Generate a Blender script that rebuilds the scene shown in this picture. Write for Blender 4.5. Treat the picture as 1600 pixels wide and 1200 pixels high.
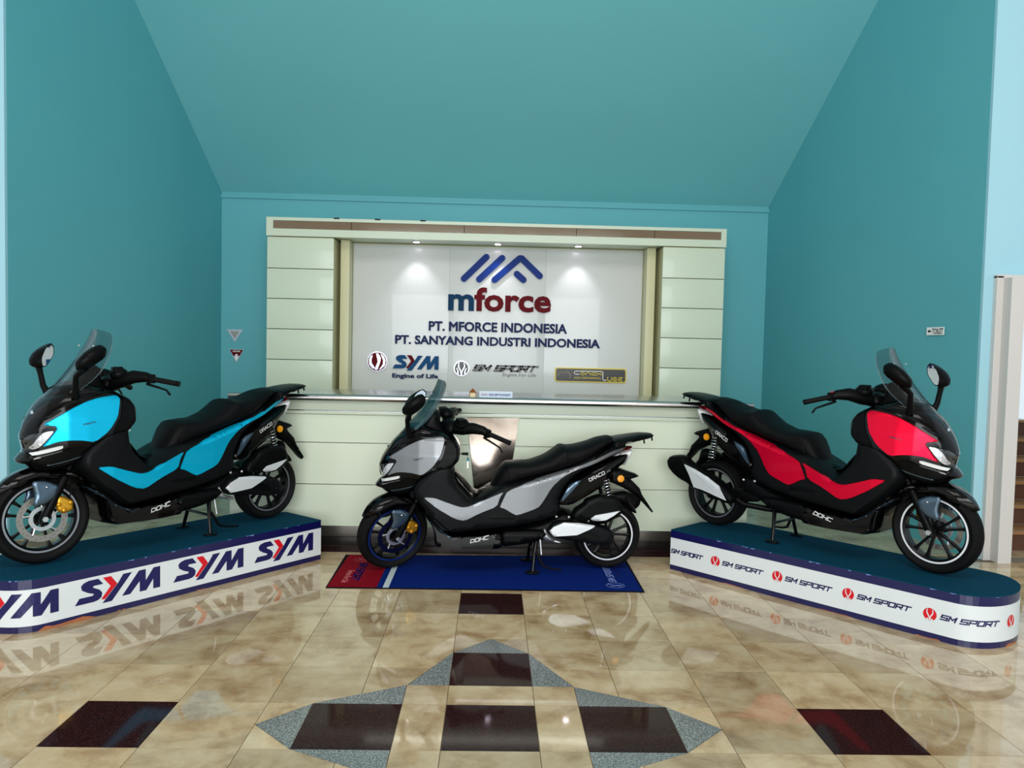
import bpy, bmesh, math, random
import numpy as np
from mathutils import Vector, Matrix
from mathutils.geometry import delaunay_2d_cdt, tessellate_polygon

for o in list(bpy.data.objects):
    bpy.data.objects.remove(o)
scene = bpy.context.scene
COL = scene.collection
random.seed(7)

# ------------------------------------------------------------ camera
cam_data = bpy.data.cameras.new('camera')
cam = bpy.data.objects.new('camera', cam_data)
COL.objects.link(cam)
cam_data.sensor_width = 36.0
cam_data.lens = 1208.1 / 1600 * 36
rt = Vector((0.99944347, -0.02431897, 0.02283288))
dn = Vector((0.02167901, -0.04669829, -0.99867377))
fw = Vector((0.02535298, 0.99861297, -0.04614509))
cam.matrix_world = Matrix(((rt.x, -dn.x, -fw.x, 0), (rt.y, -dn.y, -fw.y, 0), (rt.z, -dn.z, -fw.z, 1.6), (0, 0, 0, 1)))
cam_data.clip_end = 200
scene.camera = cam

# ------------------------------------------------------------ light and exposure
scene.view_settings.view_transform = 'Standard'
scene.view_settings.look = 'None'
scene.view_settings.gamma = 1
scene.view_settings.use_curve_mapping = False
scene.view_settings.exposure = 0.0

world = bpy.data.worlds.new('sky')
scene.world = world
world.use_nodes = True
wn = world.node_tree
wn.nodes['Background'].inputs[0].default_value = (0.80, 0.92, 1.0, 1)
wn.nodes['Background'].inputs[1].default_value = 0.95


def area(name, loc, target, size, power, color=(1, 1, 1)):
    d = bpy.data.lights.new(name, 'AREA')
    d.shape = 'RECTANGLE'
    d.size, d.size_y = size
    d.energy = power
    d.color = color
    o = bpy.data.objects.new(name, d)
    COL.objects.link(o)
    o.location = loc
    o.rotation_euler = (Vector(target) - Vector(loc)).to_track_quat('-Z', 'Y').to_euler()
    return o


# daylight through the glazed entrance behind the photographer
area('entrance_daylight', (0.0, -5.0, 2.6), (0, 6, 1.4), (7.0, 4.0), 620, (0.95, 0.98, 1.0))
area('overhead_area', (0.0, 0.6, 6.2), (0, 4.5, 0.0), (5.0, 2.0), 130, (1.0, 0.97, 0.92))  # broad soft light from above; no lamp is modelled there


# ------------------------------------------------------------ materials
def lin(c):
    return tuple(((v / 255) / 12.92 if v / 255 <= 0.04045 else ((v / 255 + 0.055) / 1.055) ** 2.4) for v in c)


MATS = {}


def mat(name, rgb, rough=0.5, metal=0.0, coat=0.0, var=0.06, scale=8.0, bump=0.0, bscale=200.0, spec=0.5, rvar=0.0, emit=None):
    m = bpy.data.materials.new(name)
    m.use_nodes = True
    nt = m.node_tree
    b = nt.nodes['Principled BSDF']
    c = lin(rgb)
    tc = nt.nodes.new('ShaderNodeTexCoord')
    nz = nt.nodes.new('ShaderNodeTexNoise')
    nz.inputs['Scale'].default_value = scale
    nz.inputs['Detail'].default_value = 4
    nt.links.new(tc.outputs['Object'], nz.inputs['Vector'])
    mx = nt.nodes.new('ShaderNodeMix')
    mx.data_type = 'RGBA'
    mx.inputs[6].default_value = (*[v * (1 - var) for v in c], 1)
    mx.inputs[7].default_value = (*[min(1, v * (1 + var)) for v in c], 1)
    nt.links.new(nz.outputs['Fac'], mx.inputs[0])
    nt.links.new(mx.outputs[2], b.inputs['Base Color'])
    b.inputs['Roughness'].default_value = rough
    b.inputs['Metallic'].default_value = metal
    b.inputs['Coat Weight'].default_value = coat
    b.inputs['Coat Roughness'].default_value = 0.04
    b.inputs['Specular IOR Level'].default_value = spec
    if rvar:
        mr = nt.nodes.new('ShaderNodeMapRange')
        mr.inputs[3].default_value = max(0, rough - rvar)
        mr.inputs[4].default_value = rough + rvar
        nt.links.new(nz.outputs['Fac'], mr.inputs[0])
        nt.links.new(mr.outputs[0], b.inputs['Roughness'])
    if bump:
        n2 = nt.nodes.new('ShaderNodeTexNoise')
        n2.inputs['Scale'].default_value = bscale
        n2.inputs['Detail'].default_value = 2
        nt.links.new(tc.outputs['Object'], n2.inputs['Vector'])
        bp = nt.nodes.new('ShaderNodeBump')
        bp.inputs['Strength'].default_value = bump
        bp.inputs['Distance'].default_value = 0.002
        nt.links.new(n2.outputs['Fac'], bp.inputs['Height'])
        nt.links.new(bp.outputs['Normal'], b.inputs['Normal'])
    if emit:
        b.inputs['Emission Color'].default_value = (*emit[:3], 1)
        b.inputs['Emission Strength'].default_value = emit[3]
    MATS[name] = m
    return m


mat('teal_paint', (90, 174, 184), 0.55, var=0.05, scale=0.8, bump=0.15, bscale=60)
mat('lit_slope_paint', (110, 188, 196), 0.6, var=0.04, scale=0.6, bump=0.1, bscale=60)  # wall teal lightened: light reaching the slope is painted in
mat('daylit_wall_paint', (165, 215, 230), 0.55, var=0.03, scale=1.0)  # daylight on the front-facing walls put into the colour as a paler blue
mat('cream_laminate', (214, 226, 204), 0.32, var=0.04, scale=1.5, coat=0.2)
mat('cream_frame', (215, 212, 172), 0.4, var=0.04, scale=2)
mat('white_board', (214, 218, 216), 0.28, var=0.02, scale=1.5, coat=0.3)
mat('door_frame_white', (214, 211, 207), 0.4, var=0.03, scale=3)
mat('steel', (175, 178, 178), 0.22, 1.0, var=0.08, scale=3, rvar=0.06)
mat('plate_steel', (206, 192, 180), 0.13, 1.0, var=0.06, scale=3, rvar=0.04)
mat('mirror_steel', (190, 195, 190), 0.06, 1.0, var=0.05, scale=5, bump=0.25, bscale=4)
mat('rail_steel', (185, 188, 190), 0.2, 1.0, var=0.05)
mat('kick_steel', (112, 108, 102), 0.35, 0.9, var=0.1, scale=3)
mat('dark_kick', (58, 54, 52), 0.25, 0.7, var=0.15, scale=2)
mat('dark_granite', (54, 30, 30), 0.07, var=0.35, scale=90, spec=0.35)
mat('grout', (120, 105, 85), 0.8, var=0.2, scale=30)
mat('carpet', (0, 62, 84), 0.95, var=0.25, scale=120, bump=0.8, bscale=400, spec=0.1)
mat('navy_board', (12, 14, 76), 0.3, var=0.12, scale=6, coat=0.3)
mat('band_white', (222, 230, 232), 0.35, var=0.02, scale=4)
mat('print_navy', (16, 18, 84), 0.4, var=0.03)
mat('print_red', (215, 10, 32), 0.4, var=0.03)
mat('print_blue', (28, 52, 130), 0.4, var=0.03)
mat('print_white', (240, 242, 240), 0.5, var=0.02)
mat('chipped_wood', (170, 100, 60), 0.8, var=0.3, scale=40)
mat('mat_blue', (0, 34, 112), 0.9, var=0.12, scale=60, bump=0.5, bscale=500, spec=0.1)
mat('mat_red', (134, 4, 28), 0.9, var=0.12, scale=60, bump=0.5, bscale=500, spec=0.1)
mat('mat_white', (195, 210, 212), 0.9, var=0.05, scale=60, spec=0.1)
mat('mat_edge', (14, 12, 20), 0.9, var=0.1, spec=0.1)
mat('mat_navy', (40, 22, 92), 0.9, spec=0.1)
mat('mat_pink', (214, 120, 128), 0.9, spec=0.1)
mat('mat_light', (130, 150, 215), 0.9, spec=0.1)
mat('letter_blue', (8, 56, 92), 0.5, var=0.05, spec=0.1)
mat('letter_red', (98, 2, 16), 0.5, var=0.05, spec=0.1)
mat('letter_navy', (10, 36, 84), 0.4, var=0.05, spec=0.12)
mat('letter_royal', (0, 46, 128), 0.4, var=0.15, spec=0.12)
mat('logo_blue', (6, 72, 122), 0.45, var=0.05, spec=0.12)
mat('logo_silver', (196, 196, 208), 0.2, 0.7, var=0.05)
mat('letter_dark', (52, 54, 54), 0.3, var=0.1)
mat('letter_grey', (150, 156, 150), 0.4, var=0.1)
mat('plate_black', (44, 42, 40), 0.3, var=0.05)
mat('yellow', (232, 206, 50), 0.4, var=0.04)
mat('amber', (130, 72, 26), 0.3, var=0.1)
mat('cream_ornament', (226, 206, 160), 0.5, var=0.05)
mat('sign_paper', (196, 212, 226), 0.3, var=0.02, coat=0.4)
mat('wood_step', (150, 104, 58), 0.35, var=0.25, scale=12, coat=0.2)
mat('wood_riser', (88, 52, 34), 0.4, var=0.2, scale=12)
mat('peach_wall', (214, 176, 150), 0.7, var=0.05)
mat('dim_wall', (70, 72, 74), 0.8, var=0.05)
# scooters
mat('gloss_black', (4, 4, 5), 0.10, coat=0.10, var=0.05, spec=0.2)
mat('satin_black', (7, 8, 9), 0.36, var=0.08, bump=0.1, bscale=600, spec=0.09)
mat('dark_grey_plastic', (13, 15, 17), 0.42, var=0.08, bump=0.1, bscale=700, spec=0.1)
mat('seat_leather', (9, 9, 11), 0.5, var=0.1, scale=20, bump=0.35, bscale=350, spec=0.1)
mat('rubber', (17, 17, 18), 0.6, var=0.15, scale=30, bump=0.2, bscale=300, spec=0.1)
mat('paint_cyan', (0, 184, 226), 0.3, 0.5, spec=0.2, coat=0.1, var=0.05, scale=400)
mat('paint_red', (232, 0, 50), 0.3, 0.6, spec=0.2, coat=0.1, var=0.06, scale=400)
mat('paint_silver', (130, 134, 138), 0.34, 0.55, coat=0.3, var=0.05, scale=400)
mat('aluminium', (196, 200, 202), 0.3, 0.75, var=0.06)
mat('brushed_accent', (222, 228, 232), 0.38, 0.3, var=0.05)
mat('chrome', (205, 210, 215), 0.1, 1.0, var=0.03)
mat('disc_steel', (150, 148, 142), 0.35, 0.8, var=0.1, scale=80)
mat('gold', (214, 158, 42), 0.32, 0.7, var=0.1, scale=40)
mat('steel_blue', (72, 94, 112), 0.2, 0.6, coat=0.5, var=0.1)
mat('wheel_black', (10, 10, 11), 0.3, var=0.1, spec=0.2)
mat('rim_blue', (16, 44, 120), 0.25, 0.3, var=0.05)
mat('stripe_white', (225, 230, 235), 0.3, var=0.03)
mat('stripe_grey', (140, 145, 152), 0.25, 0.5, var=0.05)
mat('disc_navy', (18, 22, 60), 0.3, 0.6, var=0.1)
mat('lamp_clear', (205, 208, 212), 0.12, 0.4, coat=1.0, var=0.2, scale=30)
mat('lamp_dark', (40, 42, 46), 0.08, 0.2, coat=1.0, var=0.5, scale=25)
mat('led_white', (224, 228, 228), 0.2, coat=1.0, var=0.04)
mat('lamp_red', (120, 6, 20), 0.1, coat=1.0, var=0.1)
mat('reflector_amber', (244, 160, 12), 0.25, coat=0.6, var=0.1, scale=80)
mat('mirror_glass', (225, 230, 235), 0.02, 1.0, var=0.0)
mat('decal_white', (225, 228, 228), 0.4, var=0.02)
mat('decal_grey', (120, 122, 122), 0.4, var=0.02)
mat('decal_dark', (20, 40, 60), 0.4, var=0.02)
mat('key_teal', (20, 120, 130), 0.4)
mat('switch_red', (200, 20, 30), 0.4)

# smoked acrylic for the windscreens
m = bpy.data.materials.new('smoked_acrylic')
m.use_nodes = True
nt = m.node_tree
for n in list(nt.nodes):
    nt.nodes.remove(n)
out = nt.nodes.new('ShaderNodeOutputMaterial')
tr = nt.nodes.new('ShaderNodeBsdfTransparent')
tr.inputs[0].default_value = (0.30, 0.34, 0.36, 1)
gl = nt.nodes.new('ShaderNodeBsdfGlossy')
gl.inputs['Roughness'].default_value = 0.05
fr = nt.nodes.new('ShaderNodeFresnel')
fr.inputs[0].default_value = 1.45
tc = nt.nodes.new('ShaderNodeTexCoord')
nz = nt.nodes.new('ShaderNodeTexNoise')
nz.inputs['Scale'].default_value = 3
cr = nt.nodes.new('ShaderNodeMix')
cr.data_type = 'RGBA'
cr.inputs[6].default_value = (0.71, 0.75, 0.76, 1)
cr.inputs[7].default_value = (0.75, 0.79, 0.80, 1)
nt.links.new(tc.outputs['Object'], nz.inputs['Vector'])
nt.links.new(nz.outputs['Fac'], cr.inputs[0])
nt.links.new(cr.outputs[2], tr.inputs[0])
mxs = nt.nodes.new('ShaderNodeMixShader')
hf = nt.nodes.new('ShaderNodeMath')
hf.operation = 'MULTIPLY'
hf.inputs[1].default_value = 0.5
nt.links.new(fr.outputs[0], hf.inputs[0])
nt.links.new(hf.outputs[0], mxs.inputs[0])
nt.links.new(tr.outputs[0], mxs.inputs[1])
nt.links.new(gl.outputs[0], mxs.inputs[2])
nt.links.new(mxs.outputs[0], out.inputs[0])
MATS['smoked_acrylic'] = m


def stone(name, c1, c2, c3, rough, vein=3.0, spec=0.5, per_object=0.25, speckle=False):
    """polished stone: colours wander inside a tile and differ from tile to tile"""
    m = bpy.data.materials.new(name)
    m.use_nodes = True
    nt = m.node_tree
    b = nt.nodes['Principled BSDF']
    geo = nt.nodes.new('ShaderNodeTexCoord')
    oi = nt.nodes.new('ShaderNodeObjectInfo')
    add = nt.nodes.new('ShaderNodeVectorMath')
    add.operation = 'MULTIPLY_ADD'
    add.inputs[1].default_value = (1, 1, 1)
    cmb = nt.nodes.new('ShaderNodeCombineXYZ')
    mu = nt.nodes.new('ShaderNodeMath')
    mu.operation = 'MULTIPLY'
    mu.inputs[1].default_value = 37.0
    nt.links.new(oi.outputs['Random'], mu.inputs[0])
    nt.links.new(mu.outputs[0], cmb.inputs[0])
    nt.links.new(mu.outputs[0], cmb.inputs[2])
    nt.links.new(geo.outputs['Object'], add.inputs[0])
    nt.links.new(cmb.outputs[0], add.inputs[2])
    n1 = nt.nodes.new('ShaderNodeTexNoise')
    n1.inputs['Scale'].default_value = vein
    n1.inputs['Detail'].default_value = 7
    n1.inputs['Roughness'].default_value = 0.62
    n1.inputs['Distortion'].default_value = 0.25
    nt.links.new(add.outputs[0], n1.inputs['Vector'])
    ramp = nt.nodes.new('ShaderNodeValToRGB')
    e = ramp.color_ramp.elements
    e[0].position, e[0].color = 0.30, (*lin(c1), 1)
    e[1].position, e[1].color = 0.72, (*lin(c3), 1)
    k = ramp.color_ramp.elements.new(0.5)
    k.color = (*lin(c2), 1)
    nt.links.new(n1.outputs['Fac'], ramp.inputs[0])
    last = ramp.outputs[0]
    if speckle:
        n1.inputs['Scale'].default_value = 160
        n1.inputs['Detail'].default_value = 2
        n1.inputs['Distortion'].default_value = 0
        e[0].position, e[1].position = 0.38, 0.62
    hsv = nt.nodes.new('ShaderNodeHueSaturation')
    mr = nt.nodes.new('ShaderNodeMapRange')
    mr.inputs[3].default_value = 1 - per_object
    mr.inputs[4].default_value = 1 + per_object * 0.5
    nt.links.new(oi.outputs['Random'], mr.inputs[0])
    nt.links.new(mr.outputs[0], hsv.inputs['Value'])
    nt.links.new(last, hsv.inputs['Color'])
    nt.links.new(hsv.outputs[0], b.inputs['Base Color'])
    b.inputs['Roughness'].default_value = rough
    b.inputs['Specular IOR Level'].default_value = spec
    MATS[name] = m


stone('beige_marble', (160, 128, 90), (202, 178, 140), (220, 202, 168), 0.045, 4.6, 0.9, 0.2)
stone('grey_granite', (84, 90, 90), (150, 156, 154), (198, 202, 202), 0.12, speckle=True, per_object=0.03)
stone('brown_granite', (34, 18, 18), (56, 32, 32), (78, 48, 44), 0.06, speckle=True, spec=0.12, per_object=0.03)


# ------------------------------------------------------------ helpers
def new_obj(name, me, material=None, parent=None):
    o = bpy.data.objects.new(name, me)
    COL.objects.link(o)
    if material is not None and len(me.materials) == 0:
        me.materials.append(MATS[material] if isinstance(material, str) else material)
    if parent is not None:
        o.parent = parent
    return o


def finish(bm, name, material, parent=None, smooth=False, angle=40):
    bmesh.ops.recalc_face_normals(bm, faces=bm.faces)
    me = bpy.data.meshes.new(name)
    bm.to_mesh(me)
    bm.free()
    if smooth:
        for p in me.polygons:
            p.use_smooth = True
        me.set_sharp_from_angle(angle=math.radians(angle))
    return new_obj(name, me, material, parent)


def bm_box(bm, x0, x1, y0, y1, z0, z1, bevel=0.0):
    t = bmesh.new()
    bmesh.ops.create_cube(t, size=1)
    for v in t.verts:
        v.co = Vector(((x0 + x1) / 2 + v.co.x * (x1 - x0), (y0 + y1) / 2 + v.co.y * (y1 - y0), (z0 + z1) / 2 + v.co.z * (z1 - z0)))
    if bevel:
        bmesh.ops.bevel(t, geom=list(t.edges), offset=bevel, segments=2, affect='EDGES', profile=0.7)
    me = bpy.data.meshes.new('t')
    t.to_mesh(me)
    t.free()
    bm.from_mesh(me)
    bpy.data.meshes.remove(me)


def box(name, x0, x1, y0, y1, z0, z1, material, parent=None, bevel=0.0):
    bm = bmesh.new()
    bm_box(bm, x0, x1, y0, y1, z0, z1, bevel)
    return finish(bm, name, material, parent, smooth=bevel > 0)


def empty(name, loc=(0, 0, 0), label=None, cat=None, group=None, rz=0):
    o = bpy.data.objects.new(name, None)
    COL.objects.link(o)
    o.location = loc
    o.rotation_euler = (0, 0, rz)
    o.empty_display_size = 0.1
    tag(o, label, cat, group)
    return o


def tag(o, label=None, cat=None, group=None, kind=None):
    if label: o['label'] = label
    if cat: o['category'] = cat
    if group: o['group'] = group
    if kind: o['kind'] = kind
    return o


def bm_prism(bm, pts, ax, d0, d1):
    """closed prism: 2D outline pts, extruded from d0 to d1 along axis ax ('x','y','z')"""
    def P(a, b, d):
        return {'x': (d, a, b), 'y': (a, d, b), 'z': (a, b, d)}[ax]
    lo = [bm.verts.new(P(a, b, d0)) for a, b in pts]
    hi = [bm.verts.new(P(a, b, d1)) for a, b in pts]
    n = len(pts)
    for i in range(n):
        bm.faces.new((lo[i], lo[(i + 1) % n], hi[(i + 1) % n], hi[i]))
    for t in tessellate_polygon([[Vector((a, b, 0)) for a, b in pts]]):
        bm.faces.new([lo[i] for i in t])
        bm.faces.new([hi[i] for i in reversed(t)])


def prism(name, pts, ax, d0, d1, material, parent=None, bevel=0.0):
    bm = bmesh.new()
    bm_prism(bm, pts, ax, d0, d1)
    if bevel:
        bmesh.ops.dissolve_limit(bm, angle_limit=0.01, verts=bm.verts, edges=bm.edges)
        bmesh.ops.bevel(bm, geom=list(bm.edges), offset=bevel, segments=2, affect='EDGES')
    return finish(bm, name, material, parent, smooth=bevel > 0)


def bm_tube(bm, pts, rad, n=10, cap=True):
    pts = [Vector(p) for p in pts]
    if not isinstance(rad, (list, tuple)):
        rad = [rad] * len(pts)
    rings = []
    ref = None
    for i, p in enumerate(pts):
        t = (pts[min(i + 1, len(pts) - 1)] - pts[max(i - 1, 0)]).normalized()
        if ref is None:
            ref = t.orthogonal().normalized()
        ref = (ref - t * ref.dot(t)).normalized()
        b = t.cross(ref)
        rings.append([bm.verts.new(p + rad[i] * (math.cos(2 * math.pi * k / n) * ref + math.sin(2 * math.pi * k / n) * b)) for k in range(n)])
    for a, c in zip(rings, rings[1:]):
        for k in range(n):
            bm.faces.new((a[k], a[(k + 1) % n], c[(k + 1) % n], c[k]))
    if cap:
        bm.faces.new(list(reversed(rings[0])))
        bm.faces.new(rings[-1])


def tube(name, pts, rad, material, parent=None, n=10):
    bm = bmesh.new()
    bm_tube(bm, pts, rad, n)
    return finish(bm, name, material, parent, smooth=True, angle=50)


def bm_lathe(bm, prof, c, n=40, closed=True):
    """prof: (y, r) points turned about the y axis through c"""
    rings = []
    for y, r in prof:
        rings.append([bm.verts.new((c[0] + r * math.cos(2 * math.pi * k / n), c[1] + y, c[2] + r * math.sin(2 * math.pi * k / n))) for k in range(n)])
    prs = list(zip(rings, rings[1:]))
    if closed:
        prs.append((rings[-1], rings[0]))
    for a, b in prs:
        for k in range(n):
            bm.faces.new((a[k], a[(k + 1) % n], b[(k + 1) % n], b[k]))
    if not closed:
        bm.faces.new(rings[0])
        bm.faces.new(list(reversed(rings[-1])))


def lathe(name, prof, c, material, parent=None, n=40, closed=True, angle=35):
    bm = bmesh.new()
    bm_lathe(bm, prof, c, n, closed)
    return finish(bm, name, material, parent, smooth=True, angle=angle)


# --- 2D helpers
def chaikin(p, it=1):
    p = [np.array(q, float) for q in p]
    for _ in range(it):
        r = []
        for i in range(len(p)):
            a, b = p[i], p[(i + 1) % len(p)]
            r += [a * 0.82 + b * 0.18, a * 0.18 + b * 0.82]
        p = r
    return p


def dens(p, h):
    r = []
    for i in range(len(p)):
        a, b = np.array(p[i]), np.array(p[(i + 1) % len(p)])
        k = max(1, int(np.ceil(np.linalg.norm(b - a) / h)))
        for j in range(k):
            r.append(a + (b - a) * j / k)
    return np.array(r)


def dist_in(poly, P):
    """distance to the outline, negative outside"""
    P = np.atleast_2d(P)
    A = np.array(poly)
    B = np.roll(A, -1, 0)
    d = np.full(len(P), 1e9)
    ins = np.zeros(len(P), bool)
    for a, b in zip(A, B):
        ab = b - a
        l2 = max(ab @ ab, 1e-12)
        t = np.clip(((P - a) @ ab) / l2, 0, 1)
        d = np.minimum(d, np.linalg.norm(P - (a + t[:, None] * ab), axis=1))
        c = (a[1] > P[:, 1]) != (b[1] > P[:, 1])
        with np.errstate(divide='ignore', invalid='ignore'):
            xi = (b[0] - a[0]) * (P[:, 1] - a[1]) / (b[1] - a[1]) + a[0]
        ins ^= c & (P[:, 0] < xi)
    return np.where(ins, d, -d)


def mesh2d(poly, h, rings):
    """triangulated outline with inset rings and an inner grid"""
    B = dens(poly, h)
    area2 = sum(B[i][0] * B[(i + 1) % len(B)][1] - B[(i + 1) % len(B)][0] * B[i][1] for i in range(len(B)))
    T = np.roll(B, -1, 0) - np.roll(B, 1, 0)
    T /= np.maximum(np.linalg.norm(T, axis=1), 1e-9)[:, None]
    N = np.stack([-T[:, 1], T[:, 0]], 1) * (1 if area2 > 0 else -1)
    pts = []
    for r in rings:
        Q = B + N * r
        d = dist_in(B, Q)
        pts.append(Q[d > r * 0.8])
    mn, mxx = B.min(0), B.max(0)
    gx, gy = np.meshgrid(np.arange(mn[0], mxx[0], h), np.arange(mn[1], mxx[1], h))
    G = np.stack([gx.ravel(), gy.ravel()], 1)
    d = dist_in(B, G)
    pts.append(G[d > (rings[-1] if rings else 0) + h * 0.6])
    I = np.concatenate(pts) if pts else np.zeros((0, 2))
    V = np.concatenate([B, I])
    res = delaunay_2d_cdt([Vector(v) for v in V], [], [list(range(len(B)))], 1, 1e-5)
    V2 = np.array([tuple(v) for v in res[0]])
    return V2, [tuple(f) for f in res[2]], B


def interp(tab):
    xs, ys = zip(*tab)
    return lambda s: np.interp(s, xs, ys)


class Core:
    """a body volume, symmetric about its middle plane, with rounded rims"""
    def __init__(self, poly, W, R, smooth=1, top=None):
        self.poly = chaikin(poly, smooth) if smooth else [np.array(p, float) for p in poly]
        self.W, self.R, self.top = W, R, top

    def t(self, P):
        P = np.atleast_2d(P)
        w = self.W(P[:, 0]) if callable(self.W) else np.full(len(P), float(self.W))
        if self.top is not None:
            w = w * self.top(P[:, 1])
        d = np.clip(dist_in(self.poly, P), 0, self.R) / self.R
        return w * np.sqrt(np.clip(1 - (1 - d) ** 2, 0, 1))

    def build(self, name, material, parent, h=0.03, y0=0.0):
        R = self.R
        V, F, B = mesh2d(self.poly, h, [R * 0.06, R * 0.22, R * 0.5, R * 0.9])
        t = self.t(V)
        edge = dist_in(self.poly, V) < 1e-4
        bm = bmesh.new()
        L, Rr = [], []
        for v, w, e in zip(V, t, edge):
            if e:
                a = bm.verts.new((v[0], y0, v[1]))
                L.append(a)
                Rr.append(a)
            else:
                L.append(bm.verts.new((v[0], y0 - w, v[1])))
                Rr.append(bm.verts.new((v[0], y0 + w, v[1])))
        for f in F:
            try:
                bm.faces.new([L[i] for i in f])
                bm.faces.new([Rr[i] for i in reversed(f)])
            except ValueError:
                pass
        return finish(bm, name, material, parent, smooth=True, angle=60)


def patch(name, poly, core, side, material, parent, off=0.006, h=0.03, y0=0.0, smooth=1):
    """a shell panel that lies on one flank (side -1 left, +1 right) of a core"""
    p = chaikin(poly, smooth) if smooth else poly
    V, F, B = mesh2d(p, h * 0.5, [0.004])
    d = dist_in(B, V)
    t = core.t(V)
    y = y0 + side * (t + np.where(d > 0.002, off, -0.006))
    bm = bmesh.new()
    vs = [bm.verts.new((a[0], b, a[1])) for a, b in zip(V, y)]
    for f in F:
        try:
            bm.faces.new([vs[i] for i in f])
        except ValueError:
            pass
    me_o = finish(bm, name, material, parent, smooth=True, angle=50)
    # keep the outside facing out
    me = me_o.data
    if len(me.polygons):
        s = sum(pl.normal.y * pl.area for pl in me.polygons)
        if s * side < 0:
            me.flip_normals()
    return me_o


def text_tris(body, bold=0.0, spacing=1.0, shear=0.0, extrude=0.0):
    c = bpy.data.curves.new('t', 'FONT')
    c.body = body
    c.size = 1
    if extrude:
        c.bevel_depth = bold
        c.bevel_resolution = 0
    else:
        c.offset = bold
    c.space_character = spacing
    c.shear = shear
    c.extrude = extrude
    c.resolution_u = 3
    o = bpy.data.objects.new('t', c)
    COL.objects.link(o)
    dg = bpy.context.evaluated_depsgraph_get()
    me = bpy.data.meshes.new_from_object(o.evaluated_get(dg))
    bpy.data.objects.remove(o)
    bpy.data.curves.remove(c)
    V = np.array([tuple(v.co) for v in me.vertices]) if len(me.vertices) else np.zeros((0, 3))
    F = [tuple(p.vertices) for p in me.polygons]
    bpy.data.meshes.remove(me)
    return V, F


def mesh_from(name, V, F, material, parent, flat=True):
    me = bpy.data.meshes.new(name)
    me.from_pydata([tuple(v) for v in V], [], F)
    me.validate()
    me.update()
    return new_obj(name, me, material, parent)


def split_letters(V, F):
    """islands of a text mesh, joined where they share a column (the dot and stem of an i)"""
    par = list(range(len(V)))

    def find(a):
        while par[a] != a:
            par[a] = par[par[a]]
            a = par[a]
        return a
    for f in F:
        for a in f[1:]:
            par[find(a)] = find(f[0])
    isl = {}
    for f in F:
        isl.setdefault(find(f[0]), []).append(f)
    groups = []
    for r, fs in isl.items():
        idx = sorted({i for f in fs for i in f})
        x0, x1 = V[idx, 0].min(), V[idx, 0].max()
        groups.append([x0, x1, fs])
    groups.sort(key=lambda g: g[0])
    out_ = []
    for g in groups:
        if out_ and g[0] < out_[-1][1] and (min(g[1], out_[-1][1]) - g[0]) > 0.6 * min(g[1] - g[0], out_[-1][1] - out_[-1][0]):
            out_[-1][1] = max(out_[-1][1], g[1])
            out_[-1][2] += g[2]
        else:
            out_.append(g)
    res = []
    for g in out_:
        idx = sorted({i for f in g[2] for i in f})
        mp = {a: k for k, a in enumerate(idx)}
        res.append((V[idx], [tuple(mp[i] for i in f) for f in g[2]]))
    return res


def wall_text(body, x0, x1, z0, z1, y, depth, material, parent, bold=0.02, spacing=1.0, shear=0.0, letters=True, name='letter'):
    """raised lettering on a wall that faces -y, fitted in the box"""
    V, F = text_tris(body, bold, spacing, shear, 0.5)
    mn, mx_ = V.min(0), V.max(0)
    W = np.empty_like(V)
    W[:, 0] = x0 + (V[:, 0] - mn[0]) / (mx_[0] - mn[0]) * (x1 - x0)
    W[:, 2] = z0 + (V[:, 1] - mn[1]) / (mx_[1] - mn[1]) * (z1 - z0)
    W[:, 1] = y - (V[:, 2] - mn[2]) / (mx_[2] - mn[2]) * depth
    if not letters:
        o_ = mesh_from(name, W, F, material, parent)
        o_['kind'] = 'stuff'
        return [o_]
    return [mesh_from(name, v, f, material(i) if callable(material) else material, parent) for i, (v, f) in enumerate(split_letters(W, F))]


def poly_solid(name, polys, mapf, d, material, parent):
    """flat shapes (2D outlines) mapped by mapf(u, v, depth) to a thin solid"""
    bm = bmesh.new()
    for p in polys:
        p = [tuple(q) for q in p]
        lo = [bm.verts.new(mapf(a, b, 0)) for a, b in p]
        hi = [bm.verts.new(mapf(a, b, d)) for a, b in p]
        n = len(p)
        for i in range(n):
            bm.faces.new((lo[i], lo[(i + 1) % n], hi[(i + 1) % n], hi[i]))
        for t in tessellate_polygon([[Vector((a, b, 0)) for a, b in p]]):
            bm.faces.new([lo[i] for i in t])
            bm.faces.new([hi[i] for i in reversed(t)])
    return finish(bm, name, material, parent)


def stroke(pts, w, closed=False):
    """quads along a polyline with mitred overlap"""
    out_ = []
    P = [np.array(p, float) for p in pts]
    if closed:
        P = P + [P[0]]
    for a, b in zip(P, P[1:]):
        t = (b - a) / np.linalg.norm(b - a)
        n = np.array([-t[1], t[0]]) * w / 2
        e = t * w / 2
        out_.append([a - e - n, b + e - n, b + e + n, a - e + n])
    return out_


def capsule(a, b, w, n=8):
    a, b = np.array(a, float), np.array(b, float)
    t = (b - a) / np.linalg.norm(b - a)
    ang = math.atan2(t[1], t[0])
    r = []
    for k in range(n + 1):
        th = ang + math.pi / 2 + math.pi * k / n
        r.append(a + w / 2 * np.array([math.cos(th), math.sin(th)]))
    for k in range(n + 1):
        th = ang - math.pi / 2 + math.pi * k / n
        r.append(b + w / 2 * np.array([math.cos(th), math.sin(th)]))
    return r


def circle(c, r, n=28, a0=0, a1=2 * math.pi):
    return [(c[0] + r * math.cos(a0 + (a1 - a0) * k / n), c[1] + r * math.sin(a0 + (a1 - a0) * k / n)) for k in range(n)]


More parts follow.
